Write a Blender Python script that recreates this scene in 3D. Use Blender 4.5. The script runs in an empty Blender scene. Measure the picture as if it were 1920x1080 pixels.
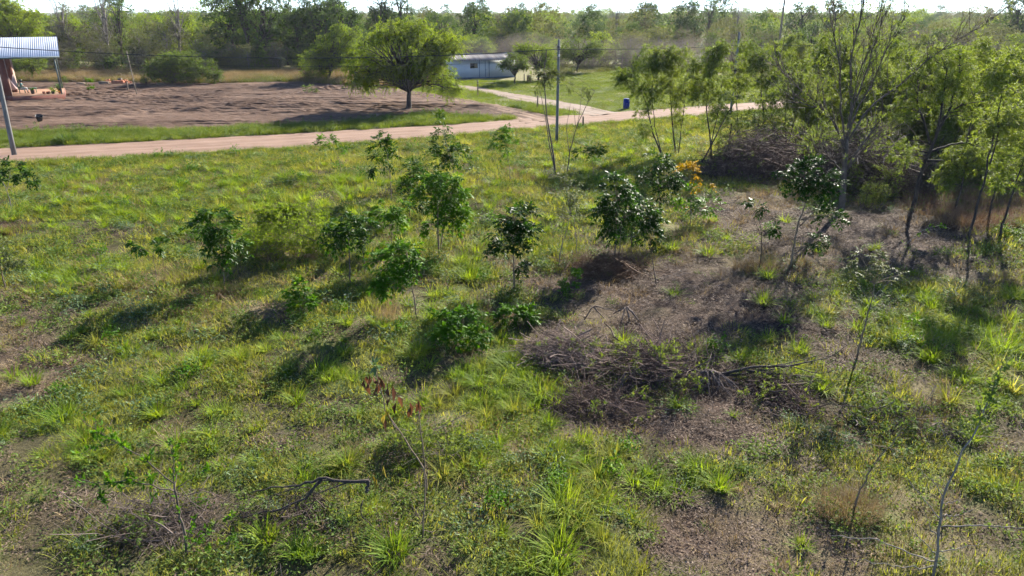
import bpy, math
import numpy as np
from mathutils import Vector

sc = bpy.context.scene
# ------------------------------------------------------------------ camera, sky, sun, exposure
F, H = 1331.0, 8.5
P = math.atan(518 / F)
cam = bpy.data.objects.new('camera', bpy.data.cameras.new('camera'))
sc.collection.objects.link(cam)
cam.location = (0, 0, H)
cam.rotation_euler = (math.pi / 2 - P, 0, 0)
cam.data.sensor_width = 36
cam.data.lens = F / 1920 * 36
cam.data.clip_start = 0.1
cam.data.clip_end = 9000
sc.camera = cam

SUN_EL = math.radians(28)
SUN_AZ = math.atan2(0.53, 0.85)          # from +Y towards +X
world = bpy.data.worlds.new('World')
sc.world = world
world.use_nodes = True
wn = world.node_tree
bg = wn.nodes['Background']
sky = wn.nodes.new('ShaderNodeTexSky')
sky.sky_type = 'NISHITA'
sky.sun_disc = False
sky.sun_elevation = SUN_EL
sky.sun_rotation = SUN_AZ
sky.altitude = 100
sky.air_density = 0.5
sky.dust_density = 0.0
sky.ozone_density = 3.0
wn.links.new(sky.outputs[0], bg.inputs[0])
bg.inputs[1].default_value = 0.085
sun = bpy.data.objects.new('sun', bpy.data.lights.new('sun', 'SUN'))
sc.collection.objects.link(sun)
sd = Vector((math.sin(SUN_AZ) * math.cos(SUN_EL), math.cos(SUN_AZ) * math.cos(SUN_EL), math.sin(SUN_EL)))
sun.rotation_euler = sd.to_track_quat('Z', 'Y').to_euler()
sun.location = (0, 0, 40)
sun.data.energy = 4.6
sun.data.angle = math.radians(0.53)
sun.data.color = (1.0, 0.93, 0.80)
sc.view_settings.view_transform = 'Standard'
sc.view_settings.look = 'None'
sc.view_settings.gamma = 1
sc.view_settings.exposure = 2.1
sc.render.engine = 'CYCLES'
sc.cycles.max_bounces = 5
sc.cycles.diffuse_bounces = 3
sc.cycles.glossy_bounces = 1
sc.cycles.transmission_bounces = 2
sc.cycles.volume_bounces = 0
sc.cycles.use_denoising = True
sc.cycles.use_adaptive_sampling = True
sc.cycles.adaptive_threshold = 0.03

# ------------------------------------------------------------------ helpers
R = np.random.default_rng(11)
col = sc.collection


def G(px, py, z=0.0):
    """ground point (world) under a photo coordinate"""
    a = P + math.atan((py - 540) / F)
    Y = (H - z) / math.tan(a)
    zc = Y * math.cos(P) + (H - z) * math.sin(P)
    return np.array([(px - 960) / F * zc, Y, z])


def W(px, py, Y):
    """world point at depth Y on the sight line of a photo coordinate"""
    a = P + math.atan((py - 540) / F)
    Z = H - Y * math.tan(a)
    zc = Y * math.cos(P) + (H - Z) * math.sin(P)
    return np.array([(px - 960) / F * zc, Y, Z])


def to_photo(x, y, z=0.0):
    zc = y * math.cos(P) + (H - z) * math.sin(P)
    yc = -y * math.sin(P) + (H - z) * math.cos(P)
    return 960 + F * x / zc, 540 + F * yc / zc


def _hash(i, j, s):
    h = (i * 374761393 + j * 668265263 + s * 144665 + 974711) & 0xFFFFFFFF
    h = ((h ^ (h >> 13)) * 1274126177) & 0xFFFFFFFF
    return ((h ^ (h >> 16)) & 0xFFFFFF) / float(0xFFFFFF)


def vn(x, y, s=0):
    x = np.asarray(x, float); y = np.asarray(y, float)
    xi = np.floor(x).astype(np.int64); yi = np.floor(y).astype(np.int64)
    fx = x - xi; fy = y - yi
    fx = fx * fx * (3 - 2 * fx); fy = fy * fy * (3 - 2 * fy)
    a = _hash(xi, yi, s); b = _hash(xi + 1, yi, s); c = _hash(xi, yi + 1, s); d = _hash(xi + 1, yi + 1, s)
    return (a * (1 - fx) + b * fx) * (1 - fy) + (c * (1 - fx) + d * fx) * fy


def fbm(x, y, s=0, o=4):
    t = 0; a = 0.5; n = 0
    for k in range(o):
        t = t + a * vn(x * 2 ** k, y * 2 ** k, s + k * 17); n += a; a *= 0.5
    return t / n


def sstep(a, b, x):
    t = np.clip((x - a) / (b - a), 0, 1)
    return t * t * (3 - 2 * t)


def nrm(v):
    return v / np.maximum(np.linalg.norm(v, axis=-1, keepdims=True), 1e-9)


def in_poly(x, y, poly):
    x = np.asarray(x); y = np.asarray(y)
    c = np.zeros(x.shape, bool)
    n = len(poly)
    for i in range(n):
        x0, y0 = poly[i][:2]; x1, y1 = poly[(i + 1) % n][:2]
        m = ((y0 > y) != (y1 > y)) & (x < (x1 - x0) * (y - y0) / (y1 - y0 + 1e-12) + x0)
        c ^= m
    return c


class MB:
    """collects vertices and faces; build() links them as ONE mesh object"""
    def __init__(s):
        s.v = []; s.t = []; s.q = []; s.a = []; s.n = 0

    def add(s, v, tris=None, quads=None, tint=None):
        v = np.asarray(v, float).reshape(-1, 3)
        if tris is not None and len(tris): s.t.append(np.asarray(tris) + s.n)
        if quads is not None and len(quads): s.q.append(np.asarray(quads) + s.n)
        s.v.append(v)
        s.a.append(np.full(len(v), 0.5) if tint is None else np.broadcast_to(np.asarray(tint, float), (len(v),)))
        s.n += len(v)

    def tubes(s, pts, rad, sides=4, tint=None, cap=True):
        """pts (n,m,3), rad (n,m)"""
        pts = np.asarray(pts, float)
        if pts.ndim == 2: pts = pts[None]
        n, m, _ = pts.shape
        rad = np.broadcast_to(np.asarray(rad, float), (n, m)) if np.ndim(rad) != 2 else np.asarray(rad, float)
        tg = np.empty_like(pts)
        tg[:, 1:-1] = pts[:, 2:] - pts[:, :-2]; tg[:, 0] = pts[:, 1] - pts[:, 0]; tg[:, -1] = pts[:, -1] - pts[:, -2]
        tg = nrm(tg)
        mean = nrm(tg.mean(1))
        ref = np.where((np.abs(mean[:, 2]) > 0.7)[:, None], [1.0, 0.12, 0], [0.1, 0.05, 1.0])
        u = nrm(np.cross(tg, ref[:, None, :])); w = np.cross(tg, u)
        an = np.arange(sides) * 2 * np.pi / sides
        ring = pts[:, :, None, :] + rad[:, :, None, None] * (u[:, :, None, :] * np.cos(an)[None, None, :, None] + w[:, :, None, :] * np.sin(an)[None, None, :, None])
        V = ring.reshape(-1, 3)
        i = np.arange(n)[:, None, None] * m * sides; j = np.arange(m - 1)[None, :, None] * sides; k = np.arange(sides)[None, None, :]
        k2 = (k + 1) % sides
        Q = np.stack([i + j + k, i + j + k2, i + j + sides + k2, i + j + sides + k], -1).reshape(-1, 4)
        T = None
        if cap and sides == 4:
            e = (np.arange(n) * m * sides)[:, None]
            Q = np.concatenate([Q, e + np.array([[3, 2, 1, 0]]), e + (m - 1) * sides + np.array([[0, 1, 2, 3]])])
        elif cap and sides > 4:
            T = []
            for b in range(n):
                o = b * m * sides
                for f in range(1, sides - 1):
                    T.append((o, o + f + 1, o + f)); o2 = o + (m - 1) * sides; T.append((o2, o2 + f, o2 + f + 1))
        s.add(V, T, Q, None if tint is None else np.repeat(np.broadcast_to(tint, (n,)), m * sides))

    def leaves(s, pos, d, ln, wd, fold=0.2, up=None, tint=None, curl=0.0):
        n = len(pos)
        if n == 0: return
        d = nrm(d)
        if up is None: up = np.array([0, 0, 1.0]) + R.normal(0, 0.45, (n, 3))
        side = nrm(np.cross(d, up)); nor = np.cross(side, d)
        ln = np.broadcast_to(ln, (n,))[:, None]; wd = np.broadcast_to(wd, (n,))[:, None]
        mid = pos + d * ln * 0.45
        l = mid + side * wd * 0.5 + nor * wd * fold
        r = mid - side * wd * 0.5 + nor * wd * fold
        t = pos + d * ln - nor * ln * curl
        V = np.stack([pos, l, t, r], 1).reshape(-1, 3)
        o = np.arange(n)[:, None] * 4
        T = np.concatenate([o + [0, 2, 1], o + [0, 3, 2]])
        tn = R.random(n) if tint is None else np.broadcast_to(tint, (n,))
        s.add(V, T, None, np.repeat(tn, 4))

    def blades(s, pos, az, ln, wd, lean, curve, tint=None, segs=(0, 0.35, 0.7, 1.0)):
        n = len(pos)
        hd = np.stack([np.cos(az), np.sin(az), np.zeros(n)], 1)
        sd_ = np.stack([-np.sin(az), np.cos(az), np.zeros(n)], 1)
        rows = []
        ln = np.broadcast_to(ln, (n,)); lean = np.broadcast_to(lean, (n,)); curve = np.broadcast_to(curve, (n,)); wd = np.broadcast_to(wd, (n,))
        for q in segs[:-1]:
            off = ln * (lean * q + curve * q * q); z = ln * (np.sqrt(np.maximum(0.05, 1 - lean ** 2)) * q - 0.55 * curve * q ** 2.5)
            c = pos + hd * off[:, None] + np.array([0, 0, 1.0]) * z[:, None]
            hw = (wd * (0.5 if q < 0.2 else 0.5 * (1 - q * 0.55)))[:, None]
            rows += [c - sd_ * hw, c + sd_ * hw]
        q = 1.0
        off = ln * (lean + curve); z = ln * (np.sqrt(np.maximum(0.05, 1 - lean ** 2)) - 0.55 * curve)
        rows.append(pos + hd * off[:, None] + np.array([0, 0, 1.0]) * z[:, None])
        k = len(rows)
        V = np.stack(rows, 1).reshape(-1, 3)
        o = np.arange(n)[:, None] * k
        Q = [o + [2 * i, 2 * i + 1, 2 * i + 3, 2 * i + 2] for i in range(len(segs) - 2)]
        T = o + [k - 3, k - 2, k - 1]
        s.add(V, T, np.concatenate(Q), np.repeat(R.random(n) if tint is None else np.broadcast_to(tint, (n,)), k))

    def box(s, c, sz, rz=0.0, tint=None, top=1.0):
        x, y, z = np.array(sz) / 2.0
        v = np.array([[-x, -y, -z], [x, -y, -z], [x, y, -z], [-x, y, -z], [-x * top, -y * top, z], [x * top, -y * top, z], [x * top, y * top, z], [-x * top, y * top, z]])
        ca, sa = math.cos(rz), math.sin(rz)
        v = v @ np.array([[ca, sa, 0], [-sa, ca, 0], [0, 0, 1]]) + np.array(c)
        s.add(v, None, [[3, 2, 1, 0], [4, 5, 6, 7], [0, 1, 5, 4], [1, 2, 6, 5], [2, 3, 7, 6], [3, 0, 4, 7]], tint)

    def lathe(s, prof, c=(0, 0, 0), sides=14, tint=None):
        prof = np.array(prof, float); m = len(prof)
        an = np.arange(sides) * 2 * np.pi / sides
        V = np.stack([prof[:, 0][:, None] * np.cos(an), prof[:, 0][:, None] * np.sin(an), np.broadcast_to(prof[:, 1][:, None], (m, sides))], -1).reshape(-1, 3) + np.array(c)
        Q = [[i * sides + k, i * sides + (k + 1) % sides, (i + 1) * sides + (k + 1) % sides, (i + 1) * sides + k] for i in range(m - 1) for k in range(sides)]
        s.add(V, None, Q, tint)

    def mesh(s, name, mat, smooth=False):
        V = np.concatenate(s.v); A = np.concatenate(s.a)
        T = np.concatenate(s.t) if s.t else np.zeros((0, 3), int)
        Q = np.concatenate(s.q) if s.q else np.zeros((0, 4), int)
        me = bpy.data.meshes.new(name)
        me.vertices.add(len(V)); me.vertices.foreach_set('co', V.astype(np.float32).ravel())
        li = np.concatenate([T.ravel(), Q.ravel()]).astype(np.int32)
        me.loops.add(len(li)); me.loops.foreach_set('vertex_index', li)
        st = np.concatenate([np.arange(len(T)) * 3, len(T) * 3 + np.arange(len(Q)) * 4]).astype(np.int32)
        me.polygons.add(len(st)); me.polygons.foreach_set('loop_start', st)
        try:
            me.polygons.foreach_set('loop_total', np.concatenate([np.full(len(T), 3), np.full(len(Q), 4)]).astype(np.int32))
        except Exception:
            pass
        at = me.attributes.new('tint', 'FLOAT', 'POINT'); at.data.foreach_set('value', A.astype(np.float32))
        me.update(calc_edges=True)
        if smooth: me.polygons.foreach_set('use_smooth', np.ones(len(st), bool))
        if mat is not None: me.materials.append(mat)
        return me

    def build(s, name, mat, parent=None, smooth=False):
        o = bpy.data.objects.new(name, s.mesh(name, mat, smooth))
        col.objects.link(o)
        if parent is not None: o.parent = parent
        return o


def tag(o, label=None, cat=None, group=None, kind=None):
    if label: o['label'] = label
    if cat: o['category'] = cat
    if group: o['group'] = group
    if kind: o['kind'] = kind
    return o


def empty(name, loc, label, cat, group=None, rz=0.0):
    o = bpy.data.objects.new(name, None)
    o.empty_display_size = 0.3
    col.objects.link(o)
    o.location = loc; o.rotation_euler = (0, 0, rz)
    return tag(o, label, cat, group)


def copy_tree(o, parent=None):
    c = o.copy(); col.objects.link(c)
    c.parent = parent
    for ch in list(o.children): copy_tree(ch, c)
    return c


def place(proto, loc, rz, s, label=None, group=None, sz=None):
    c = copy_tree(proto)
    c.location = loc; c.rotation_euler = (0, 0, rz); c.scale = (s, s, sz or s)
    if label: c['label'] = label
    if group: c['group'] = group
    return c


# ------------------------------------------------------------------ materials
def newmat(name):
    m = bpy.data.materials.new(name); m.use_nodes = True
    nt = m.node_tree
    return m, nt, nt.nodes, nt.links, nt.nodes['Principled BSDF']


def node(nt, typ, **kw):
    n = nt.nodes.new(typ)
    for k, v in kw.items(): setattr(n, k, v)
    return n


def math_n(nt, op, a, b=None, clamp=False):
    n = nt.nodes.new('ShaderNodeMath'); n.operation = op; n.use_clamp = clamp
    for i, x in enumerate((a, b)):
        if x is None: continue
        if isinstance(x, (int, float)): n.inputs[i].default_value = x
        else: nt.links.new(x, n.inputs[i])
    return n.outputs[0]


def mixc(nt, f, a, b):
    n = nt.nodes.new('ShaderNodeMix'); n.data_type = 'RGBA'
    for i, x in ((0, f), (6, a), (7, b)):
        if isinstance(x, (int, float)): n.inputs[i].default_value = x
        elif isinstance(x, (tuple, list)): n.inputs[i].default_value = (*x[:3], 1)
        else: nt.links.new(x, n.inputs[i])
    return n.outputs[2]


def noise(nt, scale, detail=3, vec=None, rough=0.55):
    n = nt.nodes.new('ShaderNodeTexNoise'); n.inputs['Scale'].default_value = scale; n.inputs['Detail'].default_value = detail
    n.inputs['Roughness'].default_value = rough
    if vec is not None: nt.links.new(vec, n.inputs['Vector'])
    return n.outputs[0]


def ramp(nt, f, stops):
    n = nt.nodes.new('ShaderNodeValToRGB')
    e = n.color_ramp.elements
    while len(e) < len(stops): e.new(0.5)
    for el, (p, c) in zip(e, stops):
        el.position = p; el.color = (*c, 1) if len(c) == 3 else c
    nt.links.new(f, n.inputs[0])
    return n.outputs[0]


def leafmat(name, c1, c2, c3=None, trans=0.4, rough=0.5, spec=0.3, tr=(1.25, 1.15, 0.55), nscale=0.12):
    """two-tone leaf: tint attribute + object random + broad world noise pick the tone; thin-leaf translucency"""
    m, nt, N, L, b = newmat(name)
    at = node(nt, 'ShaderNodeAttribute', attribute_name='tint')
    oi = node(nt, 'ShaderNodeObjectInfo')
    geo = node(nt, 'ShaderNodeNewGeometry')
    nz = noise(nt, nscale, 2, geo.outputs['Position'])
    f = math_n(nt, 'ADD', math_n(nt, 'MULTIPLY', at.outputs['Fac'], 0.5), math_n(nt, 'MULTIPLY', oi.outputs['Random'], 0.3))
    f = math_n(nt, 'ADD', f, math_n(nt, 'MULTIPLY', math_n(nt, 'SUBTRACT', nz, 0.35), 0.7), True)
    st = [(0.1, c1), (0.8, c2)]
    if c3: st = [(0.1, c1), (0.72, c2), (0.97, c3)]
    c = ramp(nt, f, st)
    L.new(c, b.inputs['Base Color'])
    b.inputs['Roughness'].default_value = rough
    b.inputs['Specular IOR Level'].default_value = spec
    t = node(nt, 'ShaderNodeBsdfTranslucent')
    mu = node(nt, 'ShaderNodeMix', data_type='RGBA', blend_type='MULTIPLY')
    mu.inputs[0].default_value = 1
    L.new(c, mu.inputs[6]); mu.inputs[7].default_value = (*tr, 1)
    L.new(mu.outputs[2], t.inputs[0])
    mx = node(nt, 'ShaderNodeMixShader')
    mx.inputs[0].default_value = trans
    L.new(b.outputs[0], mx.inputs[1]); L.new(t.outputs[0], mx.inputs[2])
    L.new(mx.outputs[0], N['Material Output'].inputs[0])
    return m


def plain(name, c1, c2=None, rough=0.8, scale=3.0, metal=0.0, spec=0.3, bump=0.0, stretch=None):
    m, nt, N, L, b = newmat(name)
    geo = node(nt, 'ShaderNodeTexCoord')
    v = geo.outputs['Object']
    if stretch:
        mp = node(nt, 'ShaderNodeMapping'); mp.inputs['Scale'].default_value = stretch; L.new(v, mp.inputs[0]); v = mp.outputs[0]
    nz = noise(nt, scale, 4, v)
    c2 = c2 or tuple(x * 0.65 for x in c1)
    c = ramp(nt, nz, [(0.3, c2), (0.7, c1)])
    L.new(c, b.inputs['Base Color'])
    b.inputs['Roughness'].default_value = rough; b.inputs['Metallic'].default_value = metal
    b.inputs['Specular IOR Level'].default_value = spec
    if bump:
        bp = node(nt, 'ShaderNodeBump'); bp.inputs['Strength'].default_value = bump; bp.inputs['Distance'].default_value = 0.02
        L.new(nz, bp.inputs['Height']); L.new(bp.outputs[0], b.inputs['Normal'])
    return m


M = {}
M['bark'] = plain('bark', (0.120, 0.096, 0.076), (0.056, 0.044, 0.036), 0.95, 6, bump=0.5)
M['bark_dark'] = plain('bark_dark', (0.060, 0.048, 0.040), (0.028, 0.022, 0.020), 0.95, 6, bump=0.5)
M['bark_tan'] = plain('bark_tan', (0.192, 0.144, 0.096), (0.104, 0.076, 0.052), 0.9, 9)
M['bark_grey'] = plain('bark_grey', (0.208, 0.184, 0.160), (0.104, 0.092, 0.080), 0.95, 6)
M['twig_dry'] = plain('twig_dry', (0.160, 0.124, 0.104), (0.060, 0.044, 0.040), 0.95, 2.5)
M['twig_pale'] = plain('twig_pale', (0.304, 0.264, 0.224), (0.160, 0.128, 0.104), 0.95, 2.5)
# foliage
M['leaf_gloss'] = leafmat('leaf_gloss', (0.009, 0.030, 0.005), (0.032, 0.082, 0.008), (0.16, 0.24, 0.02), 0.36, 0.45, 0.10, (1.7, 1.7, 0.35))
M['leaf_bright'] = leafmat('leaf_bright', (0.025, 0.08, 0.007), (0.075, 0.17, 0.011), (0.20, 0.30, 0.022), 0.45, 0.48, 0.08, (1.5, 1.4, 0.4))
M['leaf_grey'] = leafmat('leaf_grey', (0.045, 0.065, 0.026), (0.12, 0.145, 0.05), (0.22, 0.2, 0.07), 0.3, 0.55, 0.08)
M['leaf_orange'] = leafmat('leaf_orange', (0.34, 0.19, 0.006), (0.38, 0.26, 0.010), (0.36, 0.30, 0.02), 0.45, 0.6, 0.04, (1.1, 1.0, 0.6))
M['leaf_mustard'] = leafmat('leaf_mustard', (0.16, 0.13, 0.02), (0.24, 0.19, 0.03), None, 0.3, 0.6, 0.15)
M['leaf_brown'] = leafmat('leaf_brown', (0.05, 0.026, 0.017), (0.12, 0.062, 0.036), None, 0.3, 0.6, 0.2, (1.2, 0.9, 0.6))
M['algarrobo'] = leafmat('algarrobo', (0.093, 0.149, 0.017), (0.187, 0.255, 0.031), (0.289, 0.332, 0.051), 0.58, 0.6, 0.1, (1.35, 1.3, 0.45), 0.3)
M['feather'] = leafmat('feather', (0.076, 0.128, 0.025), (0.170, 0.225, 0.047), (0.289, 0.315, 0.076), 0.5, 0.6, 0.1, (1.35, 1.25, 0.5), 0.3)
M['wood_dark'] = leafmat('wood_dark', (0.027, 0.056, 0.018), (0.068, 0.122, 0.025), (0.144, 0.198, 0.036), 0.40, 0.6, 0.12, (1.5, 1.4, 0.5), 0.1)
M['wood_mid'] = leafmat('wood_mid', (0.054, 0.099, 0.020), (0.126, 0.184, 0.032), (0.225, 0.261, 0.050), 0.45, 0.6, 0.12, (1.4, 1.3, 0.5), 0.1)
M['wood_pale'] = leafmat('wood_pale', (0.075, 0.090, 0.036), (0.150, 0.161, 0.056), (0.232, 0.225, 0.083), 0.38, 0.65, 0.1, (1.2, 1.15, 0.6), 0.1)
M['wood_drab'] = leafmat('wood_drab', (0.065, 0.068, 0.040), (0.130, 0.122, 0.065), (0.187, 0.166, 0.086), 0.32, 0.7, 0.1, (1.2, 1.1, 0.7), 0.1)
# ground cover
M['grass'] = leafmat('grass', (0.13, 0.155, 0.030), (0.26, 0.28, 0.055), (0.42, 0.38, 0.15), 0.54, 0.7, 0.08, (1.25, 1.15, 0.5), 0.35)
M['lawn'] = leafmat('lawn', (0.075, 0.115, 0.026), (0.15, 0.195, 0.042), (0.26, 0.26, 0.085), 0.46, 0.7, 0.05, (1.25, 1.2, 0.5), 0.25)
M['grass_bright'] = leafmat('grass_bright', (0.085, 0.16, 0.016), (0.195, 0.285, 0.028), (0.34, 0.38, 0.065), 0.5, 0.6, 0.12, (1.45, 1.3, 0.4), 0.5)
M['grass_dry'] = leafmat('grass_dry', (0.15, 0.11, 0.06), (0.27, 0.205, 0.11), (0.40, 0.32, 0.19), 0.35, 0.7, 0.1, (1.1, 1.0, 0.75), 0.5)
M['grass_brown'] = leafmat('grass_brown', (0.10, 0.062, 0.042), (0.20, 0.13, 0.088), (0.30, 0.21, 0.135), 0.3, 0.7, 0.1, (1.1, 1.0, 0.75), 0.5)
M['weed'] = leafmat('weed', (0.05, 0.095, 0.022), (0.13, 0.19, 0.042), (0.25, 0.30, 0.075), 0.38, 0.65, 0.10, (1.35, 1.25, 0.45), 0.4)
M['weed_blue'] = leafmat('weed_blue', (0.06, 0.105, 0.048), (0.13, 0.19, 0.085), (0.25, 0.31, 0.14), 0.3, 0.6, 0.15, (1.3, 1.3, 0.6), 0.4)
M['litter'] = leafmat('litter', (0.075, 0.052, 0.040), (0.17, 0.125, 0.095), (0.34, 0.27, 0.21), 0.15, 0.8, 0.1, (1, 1, 0.8), 0.6)


def ground_material():
    m, nt, N, L, b = newmat('ground_soil')
    geo = node(nt, 'ShaderNodeNewGeometry'); pos = geo.outputs['Position']
    at = node(nt, 'ShaderNodeAttribute', attribute_name='cover')
    sep = node(nt, 'ShaderNodeSeparateColor'); L.new(at.outputs['Color'], sep.inputs[0])
    n1 = noise(nt, 1.3, 5, pos); n2 = noise(nt, 14, 4, pos, 0.7); n3 = noise(nt, 60, 2, pos)
    soil = ramp(nt, n1, [(0.3, (0.022, 0.0135, 0.0105)), (0.5, (0.048, 0.031, 0.024)), (0.72, (0.09, 0.060, 0.046))])
    lit = ramp(nt, n3, [(0.35, (0.030, 0.020, 0.016)), (0.55, (0.075, 0.052, 0.040)), (0.75, (0.17, 0.125, 0.095))])
    c = mixc(nt, ramp(nt, n2, [(0.42, (0, 0, 0)), (0.6, (1, 1, 1))]), soil, lit)
    gr = ramp(nt, n2, [(0.3, (0.05, 0.07, 0.02)), (0.7, (0.13, 0.155, 0.042))])
    c = mixc(nt, math_n(nt, 'MULTIPLY', sep.outputs[0], 0.85), c, gr)
    dry = ramp(nt, n2, [(0.3, (0.17, 0.135, 0.075)), (0.7, (0.33, 0.27, 0.16))])
    c = mixc(nt, math_n(nt, 'MULTIPLY', sep.outputs[1], 0.8), c, dry)
    L.new(c, b.inputs['Base Color']); b.inputs['Roughness'].default_value = 0.97; b.inputs['Specular IOR Level'].default_value = 0.1
    bp = node(nt, 'ShaderNodeBump'); bp.inputs['Strength'].default_value = 0.8; bp.inputs['Distance'].default_value = 0.04
    L.new(math_n(nt, 'ADD', n2, math_n(nt, 'MULTIPLY', n3, 0.5)), bp.inputs['Height']); L.new(bp.outputs[0], b.inputs['Normal'])
    return m


def track_material(name, a, bcol, c3, streak=2.0):
    """bare earth; 'tint' runs across the track so streaks follow its length"""
    m, nt, N, L, b = newmat(name)
    geo = node(nt, 'ShaderNodeNewGeometry'); pos = geo.outputs['Position']
    at = node(nt, 'ShaderNodeAttribute', attribute_name='tint')
    cx = node(nt, 'ShaderNodeCombineXYZ'); L.new(math_n(nt, 'MULTIPLY', at.outputs['Fac'], streak), cx.inputs[0])
    sx = node(nt, 'ShaderNodeSeparateXYZ'); L.new(pos, sx.inputs[0])
    L.new(math_n(nt, 'MULTIPLY', sx.outputs[0], 0.06), cx.inputs[1])
    n1 = noise(nt, 5, 4, cx.outputs[0]); n2 = noise(nt, 0.5, 4, pos); n3 = noise(nt, 9, 4, pos, 0.7)
    f = math_n(nt, 'ADD', math_n(nt, 'MULTIPLY', n1, 0.45), math_n(nt, 'ADD', math_n(nt, 'MULTIPLY', n2, 0.3), math_n(nt, 'MULTIPLY', n3, 0.25)))
    c = ramp(nt, f, [(0.36, c3), (0.5, bcol), (0.62, a)])
    L.new(c, b.inputs['Base Color']); b.inputs['Roughness'].default_value = 0.95; b.inputs['Specular IOR Level'].default_value = 0.15
    bp = node(nt, 'ShaderNodeBump'); bp.inputs['Strength'].default_value = 0.6; bp.inputs['Distance'].default_value = 0.03
    L.new(f, bp.inputs['Height']); L.new(bp.outputs[0], b.inputs['Normal'])
    return m


M['ground'] = ground_material()
M['road'] = track_material('road_earth', (0.245, 0.164, 0.123), (0.209, 0.137, 0.100), (0.161, 0.101, 0.073))
M['track'] = track_material('track_earth', (0.217, 0.147, 0.099), (0.175, 0.112, 0.075), (0.108, 0.066, 0.045))
M['path'] = track_material('path_sand', (0.253, 0.199, 0.157), (0.211, 0.159, 0.123), (0.126, 0.093, 0.066))


def field_material():
    m, nt, N, L, b = newmat('ploughed_soil')
    geo = node(nt, 'ShaderNodeNewGeometry'); pos = geo.outputs['Position']
    mp = node(nt, 'ShaderNodeMapping'); mp.inputs['Rotation'].default_value = (0, 0, math.radians(-12)); mp.inputs['Scale'].default_value = (0.18, 1.4, 1)
    L.new(pos, mp.inputs[0])
    n1 = noise(nt, 1.0, 5, mp.outputs[0], 0.65); n2 = noise(nt, 0.13, 3, pos); n3 = noise(nt, 6, 4, pos, 0.7)
    f = math_n(nt, 'ADD', math_n(nt, 'MULTIPLY', n1, 0.4), math_n(nt, 'ADD', math_n(nt, 'MULTIPLY', n2, 0.4), math_n(nt, 'MULTIPLY', n3, 0.2)))
    c = ramp(nt, f, [(0.36, (0.050, 0.030, 0.022)), (0.5, (0.10, 0.063, 0.045)), (0.64, (0.175, 0.116, 0.084))])
    L.new(c, b.inputs['Base Color']); b.inputs['Roughness'].default_value = 0.97; b.inputs['Specular IOR Level'].default_value = 0.1
    bp = node(nt, 'ShaderNodeBump'); bp.inputs['Strength'].default_value = 0.7; bp.inputs['Distance'].default_value = 0.08
    L.new(math_n(nt, 'ADD', n1, math_n(nt, 'MULTIPLY', n3, 0.5)), bp.inputs['Height']); L.new(bp.outputs[0], b.inputs['Normal'])
    return m


M['field'] = field_material()

# ------------------------------------------------------------------ ground layout (world polygons measured on the photo)
road_far = [G(*p) for p in [(-260, 292), (0, 278), (300, 263), (600, 247), (850, 233), (1000, 221), (1140, 211), (1300, 200), (1470, 188)]]
road_near = [G(*p) for p in [(-260, 330), (0, 310), (300, 293), (600, 276), (850, 256), (1000, 243), (1140, 232), (1300, 218), (1470, 203)]]
road_far += [np.array([60.0, 92, 0]), np.array([130.0, 125, 0])]
road_near += [np.array([62.0, 86, 0]), np.array([132.0, 118, 0])]
field_poly = [G(*p) for p in [(-160, 150), (120, 153), (400, 156), (560, 153), (650, 159), (860, 183), (985, 214), (930, 221), (820, 213), (640, 231), (300, 243), (0, 250), (-200, 258)]]
track_l = [G(*p) for p in [(640, 158), (760, 167), (860, 183), (950, 200), (1030, 216), (1075, 222)]]
track_r = [G(*p) for p in [(660, 163), (760, 175), (850, 193), (920, 208), (960, 220), (985, 232)]]
path_l = [G(*p) for p in [(850, 158), (900, 163), (960, 175), (1030, 186), (1100, 198), (1160, 212)]]
path_r = [G(*p) for p in [(850, 165), (890, 171), (950, 184), (1000, 195), (1060, 206), (1110, 218)]]
road_poly = road_far + road_near[::-1]
track_poly = track_l + track_r[::-1]
path_poly = path_l + path_r[::-1]
lawn_poly = [G(*p) for p in [(930, 165), (990, 158), (1060, 140), (1200, 130), (1330, 140), (1480, 150), (1470, 185), (1300, 198), (1150, 208), (1040, 185)]]


def zground(x, y):
    near = sstep(75, 55, y)
    z = (fbm(x * 0.35, y * 0.35, 3) - 0.5) * 0.30 * near + (fbm(x * 1.7, y * 1.7, 5, 3) - 0.5) * 0.18 * sstep(45, 30, y)
    bare = in_poly(x, y, road_poly) | in_poly(x, y, field_poly) | in_poly(x, y, track_poly) | in_poly(x, y, path_poly)
    flat = sstep(38, 46, y)
    z = z * (1 - 0.75 * flat)
    return np.where(bare, -0.22, z)


def zg(x, y):
    return float(zground(np.array([x]), np.array([y]))[0])


# blobs in photo coordinates: (cx, cy, rx, ry, weight); world ground points are looked up in them once
BARE = [(1290, 560, 280, 80, 1.2), (1480, 610, 140, 60, 1.2), (1130, 640, 160, 65, 1.1), (1150, 770, 130, 55, 1.2), (1320, 790, 170, 55, 1.1), (1380, 730, 150, 50, 1.2),
        (1310, 985, 190, 75, 1.15), (1460, 1050, 170, 60, 0.7), (1050, 880, 60, 110, 0.6), (60, 600, 110, 40, 0.8), (30, 690, 100, 55, 1.2), (1650, 440, 240, 65, 1.3), (1800, 500, 160, 40, 0.7),
        (1400, 400, 110, 45, 0.9), (1600, 650, 110, 40, 0.6), (1680, 730, 110, 30, 0.7), (560, 800, 90, 50, 0.35), (60, 940, 130, 70, 0.5), (640, 480, 50, 15, 0.6), (850, 590, 60, 25, 0.5),
        (1180, 920, 90, 50, 0.5), (280, 990, 120, 40, 0.5), (230, 430, 60, 12, 0.7), (960, 400, 60, 20, 0.4), (1460, 870, 110, 40, 0.5), (940, 960, 50, 40, 0.4)]
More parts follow.
